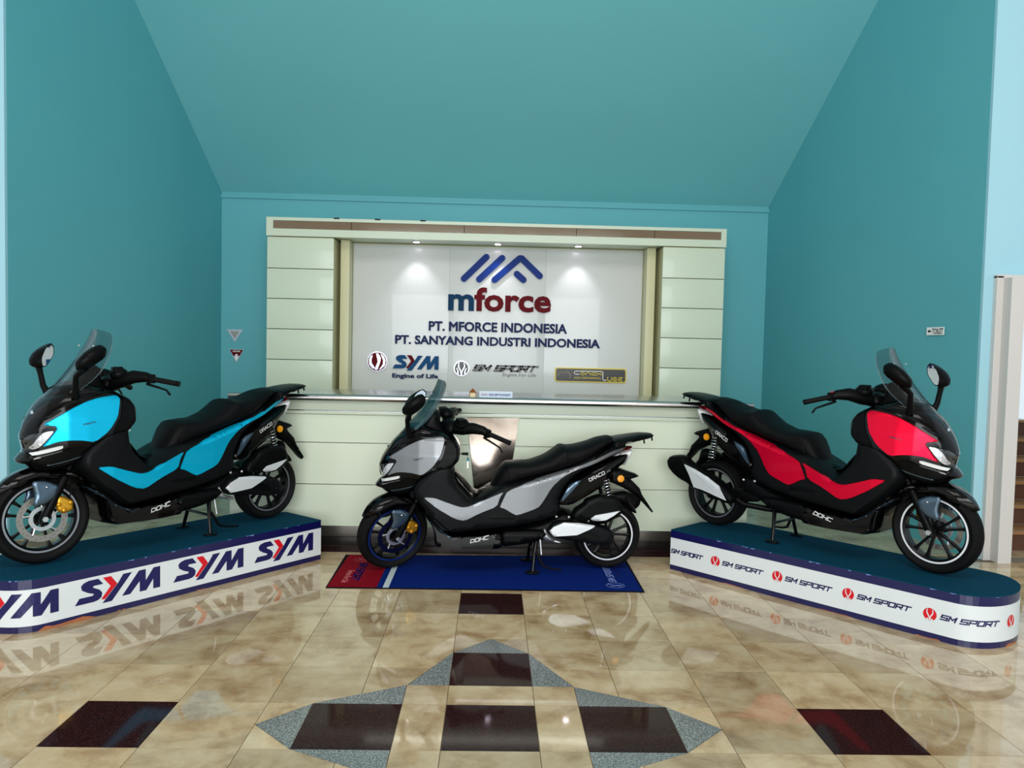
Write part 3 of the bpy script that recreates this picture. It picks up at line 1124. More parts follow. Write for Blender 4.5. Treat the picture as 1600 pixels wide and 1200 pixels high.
wall_text('APAR', -3.135, -3.04, 1.478, 1.497, 9.393, 0.001, 'print_white', s2, letters=False, name='lettering')
poly_solid('bottle_mark', [[(-3.1, 1.455), (-3.074, 1.455), (-3.074, 1.43), (-3.064, 1.41), (-3.087, 1.37), (-3.11, 1.41), (-3.1, 1.43)]], lambda u, v, d: (u, 9.393 - d, v), 0.001, 'print_white', s2)
for s in (s1, s2):
    for ch in [c for c in bpy.data.objects if c.parent == s]:
        ch.location = -Vector(s.location)
# TOILET sign on the right wall (faces left)
wd = Vector((FR_ - BR, FY - BY, 0)).normalized()      # along the wall towards the viewer
wnrm = Vector((-1, 0, 0)) - wd * wd.dot(Vector((-1, 0, 0)))
wnrm.normalize()
p0 = Vector((3.751, 6.615, 0))
ts = empty('toilet_sign', (0, 0, 0), 'small white TOILET sign with an arrow on the teal right wall', 'sign')
TM = lambda u, v, d: tuple(p0 + wd * u + wnrm * (0.003 + d) + Vector((0, 0, v)))
poly_solid('plate', [[(0, 1.795), (.205, 1.795), (.205, 1.862), (0, 1.862)]], TM, 0.004, 'print_white', ts)
V, F = text_tris('TOILET', 0.02)
V = np.array([TM(0.068 + v[0] / V[:, 0].max() * 0.128, 1.805 + v[1] / V[:, 1].max() * 0.046, 0.0052) for v in V])
mesh_from('lettering', V, F, 'satin_black', ts)
poly_solid('arrow', [[(.012, 1.828), (.034, 1.842), (.034, 1.834), (.056, 1.834), (.056, 1.822), (.034, 1.822), (.034, 1.814)]], lambda u, v, d: TM(u, v, d + 0.004), 0.001, 'satin_black', ts)

# ================================================================ display stands
SL, SW, SA, SB, SH = 1.894, 0.645, 0.23, 0.3225, 0.295
arc_pts = [(SL + SA * math.sin(t), SB - SB * math.cos(t)) for t in np.linspace(0, math.pi, 25)]
outline = [(0.0, 0.0)] + [(u, 0.0) for u in np.linspace(0.2, 1.7, 7)] + arc_pts + [(0.22, SW), (0.0, 0.40)]
arc_len = np.concatenate([[0], np.cumsum(np.linalg.norm(np.diff(np.array(arc_pts), axis=0), axis=1))])


def skirt(u, off):
    """point at distance u along the skirt from its far front corner, off in front of it"""
    if u <= SL:
        return np.array((u, -off))
    s = u - SL
    t = np.interp(s, arc_len, np.linspace(0, math.pi, 25))
    n = np.array((math.sin(t) / SA, -math.cos(t) / SB))
    n /= np.linalg.norm(n)
    return np.array((SL + SA * math.sin(t), SB - SB * math.cos(t))) + n * off


def stand(origin, du, dwv, label, sym):
    r = empty('display_stand', (origin[0], origin[1], 0), label, 'display stand', 'navy display stands')

    def W(u, w, z):
        return (du[0] * u + dwv[0] * w, du[1] * u + dwv[1] * w, z)

    def slab(name, z0, z1, grow, material):
        c = np.array((1.0, SW / 2))
        pts = [np.array(p) + (np.array(p) - c) * np.array((grow / 1.0, grow / 0.32)) for p in outline]
        pts = [W(p[0], p[1], 0)[:2] for p in pts]
        return prism(name, pts, 'z', z0, z1, material, r)
    slab('body', 0.0, SH - 0.006, 0.0, 'navy_board')
    slab('carpet_top', SH - 0.006, SH, 0.001, 'carpet')

    def strip(name, u0, u1, z0, z1, off, material, n=60):
        bm = bmesh.new()
        us = np.linspace(u0, u1, n)
        grid = []
        for u in us:
            a, b = skirt(u, off), skirt(u, -0.004)
            grid.append([bm.verts.new(W(*a, z0)), bm.verts.new(W(*a, z1)), bm.verts.new(W(*b, z1)), bm.verts.new(W(*b, z0))])
        for g, h in zip(grid, grid[1:]):
            for k in range(4):
                bm.faces.new((g[k], g[(k + 1) % 4], h[(k + 1) % 4], h[k]))
        bm.faces.new(grid[0])
        bm.faces.new(list(reversed(grid[-1])))
        return finish(bm, name, material, r, True, 30)
    full = SL + arc_len[-1] - 0.05
    strip('white_band', 0.0, full, 0.036, 0.236, 0.002, 'band_white', 110)

    def decal(name, polys, off, material):
        bm = bmesh.new()
        for p in polys:
            V2, F2, _ = mesh2d([np.array(q) for q in p], 0.02, [])
            vs = []
            for v in V2:
                s = skirt(max(v[0], 0.001), off)
                vs.append(bm.verts.new(W(s[0], s[1], v[1])))
            for f in F2:
                try:
                    bm.faces.new([vs[k] for k in f])
                except ValueError:
                    pass
        return finish(bm, name, material, r)
    if sym:
        for k in range(5):
            uL, uR = 0.572 + 0.5835 * k, 0.073 + 0.5835 * k
            if uL > SL + arc_len[-1] - 0.1:
                break
            g = lambda p: symfit(p, uL, uR, 0.088, 0.218)
            decal('letter', [g(SYM_S)], 0.0034, 'print_navy')
            decal('letter', [g(SYM_Y)], 0.0034, 'print_navy')
            decal('chevron', [g(SYM_RED)], 0.0036, 'print_red')
            decal('letter', [g(SYM_M)], 0.0034, 'print_navy')
        chips = [(1.62, 1.93, 0.022), (0.93, 1.0, 0.008), (1.45, 1.5, 0.007)]
    else:
        for k in range(-1, 5):
            uc = 0.379 + 0.466 * k
            if k >= 0:
                decal('roundel', [circle((uc, 0.1405), 0.036, 30)], 0.0034, 'print_red')
                K = 0.036
                decal('roundel_mark', [[(uc + a * K, 0.1405 + b * K) for a, b in p] for p in (
                    [(-.42, .80), (-.30, .86), (-.38, .45), (-.32, .2), (-.02, -.35), (.0, -1.15), (-.10, -1.15), (-.16, -.42), (-.46, .05), (-.54, .4)],
                    [(.42, .80), (.30, .86), (.38, .45), (.32, .2), (.02, -.35), (.0, -1.15), (.10, -1.15), (.16, -.42), (.46, .05), (.54, .4)],
                    [(-.5, -1.0), (-.2, -1.1), (-.2, -.7), (-.42, -.6)], [(.5, -1.0), (.2, -1.1), (.2, -.7), (.42, -.6)])], 0.0040, 'band_white')
            if k < 4:
                for L in techno('SM SPORT', max(0.003, uc + 0.052), uc + 0.366, 0.124, 0.157, 0.0075, 0.3, 0.32, 0.5):
                    decal('letter', L, 0.0034, 'print_navy')
        chips = [(0.42, 0.62, 0.007), (1.1, 1.35, 0.006), (1.7, 1.84, 0.008), (2.2, 2.34, 0.02)]
    for a, b, h in chips:
        rnd = random.Random(int(a * 100))
        top_ = [(a + (b - a) * t, h * (0.4 + 0.6 * rnd.random())) for t in np.linspace(1, 0, 9)]
        decal('chipped_edge', [[(a, 0.001), (b, 0.001)] + top_[1:-1]], 0.0012, 'chipped_wood')
    for k in range(14):
        rnd = random.Random(k + (50 if sym else 0))
        u = rnd.uniform(0.1, 2.2)
        decal('scuff', [[(u, 0.2885), (u + rnd.uniform(0.01, 0.05), 0.2885), (u + 0.012, 0.2885 - rnd.uniform(0.002, 0.008))]], 0.0012, 'mat_light')
    return r


stand((-1.25, 5.72), (-.6195, -.785), (-.785, .6195), 'navy stand with white SYM band under the turquoise scooter, on the left', True)
stand((1.34, 5.61), (.6655, -.7464), (.7464, .6655), 'navy stand with white SM SPORT band under the red scooter, on the right', False)

# ================================================================ mat under the silver scooter
mt = empty('display_mat', (0, 5.45, 0.0), 'flat blue mat with a red left end and white stripe under the silver scooter', 'mat')
mt_pts = [(-1.064, 5.034), (1.039, 5.040), (1.052, 5.922), (-1.085, 5.831)]


def mat_piece(name, xa, xb, z0, z1, material, inset=0.012):
    yb = lambda x: 5.034 + (x + 1.064) / 2.103 * 0.006 + inset
    yt = lambda x: 5.831 + (x + 1.085) / 2.137 * 0.091 - inset
    pts = [(xa, yb(xa) - 5.45), (xb, yb(xb) - 5.45), (xb, yt(xb) - 5.45), (xa, yt(xa) - 5.45)]
    return prism(name, pts, 'z', z0, z1, material, mt)


prism('border', [(a, b - 5.45) for a, b in mt_pts], 'z', 0.0005, 0.006, 'mat_edge', mt, 0.001)
mat_piece('red_section', -1.058, -0.735, 0.0055, 0.0072, 'mat_red')
mat_piece('blue_section', -0.735, -0.694, 0.0055, 0.0072, 'mat_blue')
mat_piece('white_stripe', -0.694, -0.655, 0.0055, 0.0074, 'mat_white')
mat_piece('blue_section', -0.655, 1.03, 0.0055, 0.0072, 'mat_blue')
MM = lambda ox, oy, sgn: (lambda u, v, d: (ox + sgn * v, oy + (-sgn) * (-u) - 5.45, 0.0075 + d))
# marks at the right end: a ring, then the name running away from the viewer
ringc = (0.865, 5.165)


def ring_poly(c, rx, ry, w, n=28):
    P = [(c[0] + rx * math.cos(2 * math.pi * k / n), c[1] + ry * math.sin(2 * math.pi * k / n)) for k in range(n)]
    return stroke(P, w, True)


mm = lambda u, v, d: (u, v - 5.45, 0.0074 + d)
poly_solid('ring_mark', ring_poly(ringc, 0.06, 0.055, 0.008) + stroke([(0.82, 5.19), (0.86, 5.165), (0.91, 5.17)], 0.008) + stroke([(0.83, 5.14), (0.87, 5.155), (0.90, 5.14)], 0.006), mm, 0.0006, 'mat_light', mt)
for L in techno('SM SPORT', 5.235, 5.60, 0, 0.05, 0.009, 0.3):
    poly_solid('letter', [[(0.885 - b, a) for a, b in p] for p in L], mm, 0.0006, 'mat_light', mt)
V, F = text_tris('Engine For Life', 0.01)
sx = 0.20 / V[:, 0].max()
mesh_from('lettering', [(0.93 - v[1] * sx, 5.39 + v[0] * sx - 5.45, 0.0076) for v in V], F, 'mat_navy', mt)
poly_solid('ring_mark', ring_poly((-0.93, 5.70), 0.06, 0.05, 0.009) + stroke([(-.96, 5.71), (-.93, 5.69), (-.89, 5.70)], 0.008), mm, 0.0006, 'mat_pink', mt)
for L in techno('SM SPORT', 0, 0.44, 0, 0.06, 0.014, 0.3):
    poly_solid('letter', [[(-0.935 + b, 5.62 - a) for a, b in p] for p in L], mm, 0.0006, 'mat_navy', mt)
V, F = text_tris('Engine For Life', 0.02)
sx = 0.28 / V[:, 0].max()
mesh_from('lettering', [(-0.985 + v[1] * sx * 1.3, 5.42 - v[0] * sx - 5.45, 0.0076) for v in V], F, 'mat_pink', mt)

PROFILE = {
 'cowl': [(-0.106,0.741),(-0.074,0.827),(0.004,0.942),(0.095,1.01),(0.219,1.017),(0.343,1.013),(0.438,0.967),(0.479,0.901),(0.473,0.8),(0.417,0.736),(0.299,0.716),(0.207,0.665),(0.142,0.562),(0.041,0.532),(-0.033,0.546),(-0.114,0.607),(-0.078,0.67)],
 'cowl_paint': [(-0.04,0.811),(0.03,0.859),(0.097,0.903),(0.171,0.942),(0.245,0.964),(0.344,0.976),(0.361,0.954),(0.355,0.918),(0.334,0.843),(0.28,0.76),(0.206,0.701),(0.137,0.715),(0.075,0.717),(0.026,0.711),(-0.045,0.679),(-0.005,0.739),(0.033,0.799)],
 'headlight': [(-0.102,0.727),(-0.083,0.758),(-0.028,0.778),(0.022,0.786),(-0.017,0.727),(-0.063,0.666),(-0.086,0.666)],
 'led': [(-0.114,0.626),(-0.068,0.662),(0.059,0.698),(0.053,0.67),(-0.025,0.647)],
 'beak_trim': [(-0.033,0.57),(0.04,0.586),(0.158,0.625),(0.153,0.609),(0.045,0.574),(-0.019,0.56)],
 'main': [(0.13,0.564),(0.164,0.621),(0.286,0.722),(0.411,0.74),(0.444,0.654),(0.556,0.53),(0.604,0.55),(0.692,0.579),(0.832,0.643),(0.797,0.617),(0.971,0.68),(1.197,0.745),(1.356,0.796),(1.47,0.842),(1.561,0.884),(1.671,0.908),(1.689,0.882),(1.655,0.862),(1.563,0.818),(1.426,0.754),(1.313,0.696),(1.234,0.627),(1.185,0.519),(1.204,0.456),(1.166,0.399),(1.035,0.359),(0.865,0.327),(0.84,0.323),(0.609,0.3),(0.432,0.283),(0.382,0.298),(0.229,0.438)],
 'floor_paint': [(0.208,0.557),(0.296,0.556),(0.378,0.524),(0.479,0.489),(0.529,0.492),(0.629,0.533),(0.786,0.599),(0.753,0.553),(0.733,0.487),(0.606,0.438),(0.506,0.387),(0.436,0.403),(0.316,0.474)],
 'rear_paint': [(0.798,0.599),(0.77,0.54),(0.744,0.481),(0.783,0.47),(0.835,0.438),(0.872,0.421),(1.021,0.473),(1.056,0.513),(1.12,0.621),(1.193,0.688),(1.277,0.734),(1.425,0.78),(1.54,0.825),(1.668,0.885),(1.671,0.902),(1.561,0.875),(1.47,0.834),(1.356,0.787),(1.197,0.735),(0.971,0.666)],
 'lower': [(0.13,0.549),(0.229,0.433),(0.382,0.292),(0.61,0.295),(0.774,0.318),(0.788,0.173),(0.612,0.167),(0.303,0.177),(0.292,0.29),(0.262,0.36),(0.191,0.448),(0.116,0.493),(0.029,0.505),(0.022,0.534)],
 'molding': [(0.02,0.517),(0.079,0.504),(0.138,0.479),(0.208,0.438),(0.292,0.372),(0.352,0.325),(0.388,0.297),(0.441,0.276),(0.56,0.293),(0.56,0.282),(0.448,0.255),(0.418,0.246),(0.382,0.282),(0.292,0.354),(0.209,0.42),(0.126,0.478),(0.056,0.5)],
 'seat': [(0.696,0.559),(0.692,0.608),(0.719,0.672),(0.756,0.739),(0.793,0.773),(0.798,0.779),(0.88,0.786),(0.97,0.788),(1.083,0.827),(1.151,0.873),(1.196,0.909),(1.242,0.901),(1.288,0.904),(1.379,0.926),(1.471,0.963),(1.563,0.978),(1.593,0.941),(1.531,0.889),(1.451,0.839),(1.36,0.781),(1.2,0.731),(0.973,0.665),(0.805,0.599),(0.76,0.58)],
 'rack': [(1.376,0.774),(1.427,0.835),(1.496,0.882),(1.553,0.917),(1.558,0.958),(1.669,0.98),(1.786,0.998),(1.869,0.995),(1.886,0.982),(1.864,0.959),(1.741,0.934),(1.636,0.908),(1.543,0.871),(1.451,0.813)],
 'tail': [(1.147,0.514),(1.18,0.585),(1.235,0.654),(1.314,0.7),(1.428,0.758),(1.565,0.819),(1.657,0.861),(1.706,0.881),(1.715,0.864),(1.666,0.771),(1.626,0.746),(1.58,0.702),(1.536,0.627),(1.388,0.54),(1.263,0.473),(1.171,0.477)],
 'vent': [(1.179,0.523),(1.203,0.574),(1.247,0.643),(1.338,0.683),(1.305,0.637),(1.249,0.574),(1.204,0.526)],
 'tail_light': [(1.552,0.817),(1.655,0.867),(1.711,0.887),(1.729,0.867),(1.704,0.812),(1.67,0.759),(1.645,0.759),(1.676,0.809),(1.668,0.837),(1.621,0.832)],
 'tail_lamp_red': [(1.603,0.866),(1.715,0.909),(1.733,0.876),(1.711,0.883),(1.656,0.863)],
 'bracket': [(1.558,0.73),(1.641,0.736),(1.689,0.719),(1.762,0.696),(1.792,0.675),(1.727,0.655),(1.758,0.626),(1.795,0.59),(1.814,0.543),(1.908,0.408),(1.896,0.404),(1.841,0.461),(1.766,0.537),(1.669,0.59),(1.573,0.631)],
 'hugger': [(1.525,0.513),(1.568,0.543),(1.618,0.563),(1.703,0.57),(1.722,0.488),(1.761,0.444),(1.782,0.403),(1.756,0.401),(1.697,0.457),(1.646,0.488),(1.588,0.488)],
 'aircleaner': [(1.261,0.389),(1.284,0.457),(1.356,0.502),(1.368,0.53),(1.465,0.567),(1.515,0.561),(1.589,0.555),(1.621,0.525),(1.645,0.457),(1.619,0.408),(1.545,0.371),(1.502,0.364),(1.409,0.374)],
 'aircleaner_accent': [(1.396,0.396),(1.432,0.424),(1.625,0.459),(1.568,0.415),(1.513,0.384),(1.446,0.374),(1.415,0.383)],
 'cvt': [(1.101,0.319),(1.132,0.364),(1.186,0.381),(1.297,0.373),(1.451,0.35),(1.519,0.33),(1.563,0.306),(1.583,0.269),(1.578,0.22),(1.548,0.198),(1.474,0.194),(1.362,0.219),(1.239,0.238),(1.147,0.25),(1.109,0.285)],
 'cvt_accent': [(1.103,0.308),(1.135,0.341),(1.208,0.372),(1.318,0.366),(1.45,0.346),(1.392,0.314),(1.308,0.277),(1.222,0.271),(1.14,0.267)],
 'cvt_vent': [(1.289,0.274),(1.38,0.308),(1.448,0.289),(1.471,0.262),(1.468,0.234),(1.394,0.25)],
 'case': [(1.053,0.287),(1.082,0.324),(1.105,0.287),(1.14,0.244),(1.208,0.222),(1.202,0.206),(1.171,0.211),(1.072,0.235)],
 'engine': [(0.757,0.307),(0.871,0.324),(1.065,0.37),(1.213,0.44),(1.306,0.417),(1.298,0.289),(1.137,0.255),(1.069,0.203),(0.931,0.192),(0.759,0.192)],
 'muffler': [(1.868,0.471),(1.84,0.513),(1.754,0.528),(1.704,0.514),(1.672,0.485),(1.532,0.435),(1.396,0.377),(1.296,0.308),(1.263,0.272),(1.277,0.234),(1.317,0.225),(1.357,0.229),(1.482,0.258),(1.62,0.286),(1.674,0.321),(1.737,0.338),(1.802,0.372),(1.854,0.417)],
 'muffler_accent': [(1.69,0.471),(1.588,0.442),(1.476,0.4),(1.375,0.349),(1.305,0.25),(1.397,0.269),(1.447,0.282),(1.514,0.296),(1.591,0.305),(1.615,0.348),(1.639,0.395)],
 'ws_center': [(0.304,1.365),(0.287,1.31),(0.243,1.232),(0.181,1.139),(0.11,1.056),(0.003,0.918),(-0.037,0.85)],
 'ws_edge': [(0.364,1.348),(0.362,1.305),(0.333,1.224),(0.285,1.138),(0.229,1.07)],
 'fork_guard': [(-0.062,0.485),(0.012,0.482),(0.082,0.445),(0.061,0.389),(0.011,0.347),(-0.062,0.339),(-0.042,0.404)],
 'caliper': [(0.063,0.394),(0.104,0.381),(0.155,0.349),(0.154,0.292),(0.097,0.276),(0.062,0.307)],
}

# ================================================================ scooters
# local frame: x from the nose to the tail, z up, the machine's left side is -y;
# the origin lies on the ground under the front axle
W_COWL = interp([(-.12, .035), (-.09, .07), (-.05, .105), (0, .135), (.08, .175), (.18, .21), (.3, .235), (.5, .235)])
W_MAIN = interp([(.12, .20), (.3, .225), (.5, .215), (.75, .20), (1.0, .188), (1.3, .165), (1.5, .13), (1.7, .07)])
W_TAIL = interp([(1.1, .188), (1.3, .176), (1.5, .146), (1.72, .08)])
W_LOW = interp([(0.0, .09), (.12, .15), (.25, .195), (.6, .212), (.85, .205)])
W_SEAT = interp([(.68, .09), (.78, .13), (.95, .155), (1.15, .17), (1.35, .165), (1.58, .12)])
WB = 1.56
RF, RR = .262, .247


def tyre(name, c, R, hw, ri):
    prof = [(-hw * .62, ri), (-hw * .86, ri + .012), (-hw, ri + (R - ri) * .45), (-hw * .93, R - (R - ri) * .30), (-hw * .74, R - .016)]
    for y in (-.55, -.2, .2, .55):
        prof += [(y * hw - .004, R - abs(y) ** 2 * .03), (y * hw - .0035, R - abs(y) ** 2 * .03 - .005), (y * hw + .0035, R - abs(y) ** 2 * .03 - .005), (y * hw + .004, R - abs(y) ** 2 * .03)]
    prof += [(hw * .74, R - .016), (hw * .93, R - (R - ri) * .30), (hw, ri + (R - ri) * .45), (hw * .86, ri + .012), (hw * .62, ri)]
    return prof


def wheel(name, c, R, hw, ri, root, mats, disc=None):
    t = lathe(name, tyre(name, c, R, hw, ri), c, 'rubber', root, 64)
    b = bmesh.new()
    iw = hw * .66
    bm_lathe(b, [(-iw, ri + .002), (-iw, ri - .010), (-iw * .7, ri - .022), (iw * .7, ri - .022), (iw, ri - .010), (iw, ri + .002)], c, 64)
    bm_lathe(b, [(-.032, .012), (-.032, .034), (.032, .034), (.032, .012)], c, 32)
    rim = finish(b, 'rim', 'wheel_black', t, True, 35)
    b = bmesh.new()
    for s in (-1, 1):
        y = s * (iw + .0012)
        bm_lathe(b, [(y, ri - .0095), (y + s * .002, ri - .0095), (y + s * .002, ri + .001), (y, ri + .001)], c, 64)
    stripe = finish(b, 'rim_stripe', mats, t, True, 35)
    sb = bmesh.new()
    # one spoke, pointing up; a forked pair is made of two of these
    n = 6
    r0, r1 = .028, ri - .018
    sec = []
    for k in range(n):
        f = k / (n - 1)
        r = r0 + (r1 - r0) * f
        wd_, th = .011 - .004 * math.sin(f * 3) + (.004 if f > .9 else 0), .013
        sec.append([sb.verts.new((a * wd_, bb * th, r)) for a, bb in ((-1, -.8), (0, -1), (1, -.8), (1, .8), (0, 1), (-1, .8))])
    for a_, b_ in zip(sec, sec[1:]):
        for k in range(6):
            sb.faces.new((a_[k], a_[(k + 1) % 6], b_[(k + 1) % 6], b_[k]))
    sb.faces.new(sec[0])
    sb.faces.new(list(reversed(sec[-1])))
    first = finish(sb, 'spoke', 'wheel_black', t)
    for k in range(10):
        o = first if k == 0 else first.copy()
        if k:
            COL.objects.link(o)
            o.parent = t
        a = math.radians(72 * (k // 2) + (13 if k % 2 else -13) + 8)
        o.matrix_local = Matrix.Translation(Vector(c)) @ Matrix.Rotation(a, 4, 'Y') @ Matrix.Translation((0, 0, 0))
    if disc:
        yd, rd = disc
        b = bmesh.new()
        bm_lathe(b, [(yd, rd - .034), (yd - .004, rd - .034), (yd - .004, rd), (yd, rd)], c, 60)
        # drilled holes shown as small dark studs let into the ring
        o = finish(b, 'brake_disc', 'disc_steel', t, True, 35)
        b = bmesh.new()
        for k in range(30):
            a = 2 * math.pi * k / 30
            rr = rd - .010 - .007 * (k % 3)
            bm_lathe(b, [(yd - .0046, 0.0003), (yd - .0046, .0026), (yd - .003, .0026), (yd - .003, .0003)], (c[0] + rr * math.cos(a), c[1], c[2] + rr * math.sin(a)), 8)
        finish(b, 'disc_hole', 'wheel_black', t)['kind'] = 'stuff'
        b = bmesh.new()
        bm_lathe(b, [(yd + .002, .048), (yd - .006, .048), (yd - .006, .070), (yd + .002, .070)], c, 40)
        for k in range(5):
            a = 2 * math.pi * k / 5 + .3
            bm_tube(b, [(c[0] + .066 * math.cos(a), yd - .003, c[2] + .066 * math.sin(a)), (c[0] + (rd - .03) * math.cos(a + .12), yd - .003, c[2] + (rd - .03) * math.sin(a + .12))], .006, 8)
        finish(b, 'disc_carrier', 'aluminium', t, True, 35)
    return t


def flank_text(name, body, s0, z0, s1, z1, hgt, core, off, material, parent, bold=0.02, shear=0.0, side=-1, spacing=1.0, polys=None):
    """lettering laid on a flank, reading left to right for someone facing it"""
    L = math.hypot(s1 - s0, z1 - z0)
    e = np.array(((s1 - s0) / L, (z1 - z0) / L))
    n = np.array((-e[1], e[0]))
    if polys is None:
        V, F = text_tris(body, bold, spacing, shear)
        X = (V[:, 0] - V[:, 0].min()) / (V[:, 0].max() - V[:, 0].min()) * L
        Y = (V[:, 1] - V[:, 1].min()) / (V[:, 1].max() - V[:, 1].min()) * hgt
    else:
        vs, F = [], []
        for L_ in techno(body, 0, L, 0, hgt, polys, shear, 0.35):
            for p in L_:
                a_, b_, c_, d_ = p
                for k in range(5):
                    F.append(tuple(range(len(vs), len(vs) + 4)))
                    vs += [tuple(a_ + (b_ - a_) * k / 5), tuple(a_ + (b_ - a_) * (k + 1) / 5), tuple(d_ + (c_ - d_) * (k + 1) / 5), tuple(d_ + (c_ - d_) * k / 5)]
        X, Y = np.array(vs).T
    if side < 0:
        P = np.array((s0, z0)) + X[:, None] * e + Y[:, None] * n
    else:
        P = np.array((s1, z1)) - X[:, None] * e + Y[:, None] * n
    t = core.t(P) + off
    return mesh_from(name, [(p[0], side * w, p[1]) for p, w in zip(P, t)], F, material, parent)


def offset_top(poly, dz, lo, hi):
    return poly


def bead(bm, c, r, sc=(1, 1, 1), seg=12):
    t = bmesh.new()
    bmesh.ops.create_uvsphere(t, u_segments=seg, v_segments=seg // 2 + 2, radius=r)
    for v in t.verts:
        v.co = Vector((v.co.x * sc[0] + c[0], v.co.y * sc[1] + c[1], v.co.z * sc[2] + c[2]))
    me = bpy.data.meshes.new('t')
    t.to_mesh(me)
    t.free()
    bm.from_mesh(me)
    bpy.data.meshes.remove(me)


STEERED = []


def steer_part(o):
    STEERED.append(o.name)
    o['steered'] = 1
    return o


def make_scooter():
    root = bpy.data.objects.new('scooter', None)
    COL.objects.link(root)
    P = PROFILE
    # ---------------- wheels
    fw_ = wheel('front_wheel', (0, 0, RF), RF, .058, .196, root, 'stripe_white', (-.050, .132))
    steer_part(fw_)
    rw = wheel('rear_wheel', (WB, 0, RR), RR, .070, .184, root, 'stripe_white')
    # ---------------- front fork, guards, fender
    for s in (-1, 1):
        steer_part(tube('fork_leg', [(-.012, s * .083, .235), (.0, s * .083, .262), (.10, s * .083, .46), (.17, s * .083, .60)], [.02, .026, .024, .018], 'satin_black', root, 14))
        g = Core([(a + .0, b) for a, b in P['fork_guard']], .016, .03)
        steer_part(g.build('fork_guard', 'steel_blue', root, .03, y0=s * .098))
        b = bmesh.new()
        bead(b, (.012, s * .116, .445), .008)
        steer_part(finish(b, 'guard_bolt', 'chrome', root, True))
        b = bmesh.new()
        bm_lathe(b, [(s * .10, .0005), (s * .10, .016), (s * .118, .016), (s * .118, .0005)], (0, 0, RF), 6)
        steer_part(finish(b, 'axle_nut', 'aluminium', root))
    # fender: a hood bent round the wheel, pointed at the front
    b = bmesh.new()
    rows_ = []
    NA = 22
    for i in range(NA + 1):
        f = i / NA
        a = math.radians(35 + f * 112)
        hwid = .074 * (min(1, (f + .03) / .25) ** .7) * (1 if f < .75 else 1 - (f - .75) * 1.3)
        drop = .038 + .03 * math.sin(min(1, f * 1.6) * math.pi) + (.02 if f > .5 else 0)
        rr = RF + .026 + .014 * math.sin(f * math.pi)
        row = []
        for k in range(9):
            u = -1 + 2 * k / 8
            yy = hwid * math.copysign(min(1, abs(u) * 1.25), u)
            rrr = rr - drop * max(0, abs(u) - .55) / .45 - .012 * u * u
            row.append(((-rrr * math.cos(a)), yy, RF + rrr * math.sin(a)))
        rows_.append(row)
    vo = [[b.verts.new(p) for p in r] for r in rows_]
    for r0, r1 in zip(vo, vo[1:]):
        for k in range(8):
            b.faces.new((r0[k], r0[k + 1], r1[k + 1], r1[k]))
    f_ = finish(b, 'front_fender', 'gloss_black', root, True, 50)
    md = f_.modifiers.new('thick', 'SOLIDIFY')
    md.thickness = .004
    steer_part(f_)
    # brake caliper (left side)
    cal = Core(P['caliper'], .022, .02, 1).build('brake_caliper', 'gold', root, .02, y0=-.078)
    steer_part(cal)
    b = bmesh.new()
    for (x, z) in ((.075, .335), (.10, .30), (.135, .34)):
        bead(b, (x, -.103, z), .013, (1, .6, 1))
    finish(b, 'caliper_piston', 'gold', cal, True)
    steer_part(tube('brake_hose', [(.13, -.09, .36), (.155, -.075, .42), (.13, -.06, .50), (.12, -.05, .60)], .004, 'satin_black', root, 6))
    # steering column behind the wheel
    Core([(.10, .42), (.24, .42), (.28, .6), (.2, .75), (.08, .62)], .07, .05).build('steering_head', 'satin_black', root)

    # ---------------- front cowl
    cowl = Core(P['cowl'], W_COWL, .036, 1, top=lambda z: np.interp(z, [.5, .60, .70, .84, .95, 1.03], [.66, .86, 1, .97, .86, .66]))
    cowl.build('front_cowl', 'gloss_black', root, .025)
    for s in (-1, 1):
        patch('cowl_panel', P['cowl_paint'], cowl, s, PAINT, root, .006, .022, smooth=1)
        hl = patch('headlight', P['headlight'], cowl, s, 'lamp_dark', root, .007, .02)
        patch('headlight_inner', [(-.086, .672), (-.058, .672), (-.014, .727), (.020, .784), (-.030, .776), (-.062, .742)], cowl, s, 'lamp_clear', hl, .009, .02)
        ld = patch('position_lamp', P['led'], cowl, s, 'led_white', root, .009, .02)
        patch('cowl_chin', [(-.10, .605), (-.03, .634), (.055, .662), (.12, .69), (.19, .672), (.15, .60), (.135, .572), (.03, .55), (-.03, .552)], cowl, s, 'satin_black', root, .005, .025)
        patch('chrome_line', [(-.098, .617), (-.03, .639), (.055, .665), (.06, .657), (-.03, .628), (-.09, .606)], cowl, s, 'aluminium', root, .010, .02, smooth=0)
        patch('lower_trim', [(a + .01, b + .012) for a, b in P['beak_trim']], cowl, s, 'steel_blue', root, .006, .02)
        patch('inlet_trim', [(-.045, .826), (.01, .852), (.06, .893), (.045, .898), (-.005, .870), (-.055, .838)], cowl, s, 'dark_grey_plastic', root, .008, .02)
        patch('upper_trim', [(.06, .905), (.17, .956), (.25, .98), (.36, .990), (.36, 1.002), (.22, 1.0), (.10, .95), (.04, .91)], cowl, s, 'dark_grey_plastic', root, .005, .02)
        patch('knee_panel', [(.372, .962), (.425, .955), (.462, .90), (.458, .81), (.415, .752), (.31, .732), (.30, .76), (.35, .845), (.368, .93)], cowl, s, 'satin_black', root, .006, .025)
        flank_text('lettering', 'WMOTO', .146, .803, .212, .817, .011, cowl, .0075, 'decal_dark', root, .03, side=s)
    b = bmesh.new()
    bead(b, (-.040, 0, .872), .018, (.35, 1.2, 1))
    finish(b, 'nose_emblem', 'chrome', root, True)
    Core([(-.135, .600), (-.09, .66), (-.04, .655), (.02, .585), (-.03, .565)], .10, .05).build('nose_beak', 'gloss_black', root, .02)
    # instrument housing
    dash = Core([(.15, .98), (.20, 1.06), (.225, 1.12), (.288, 1.155), (.33, 1.13), (.325, 1.06), (.365, 1.01), (.36, .97)], .10, .04)
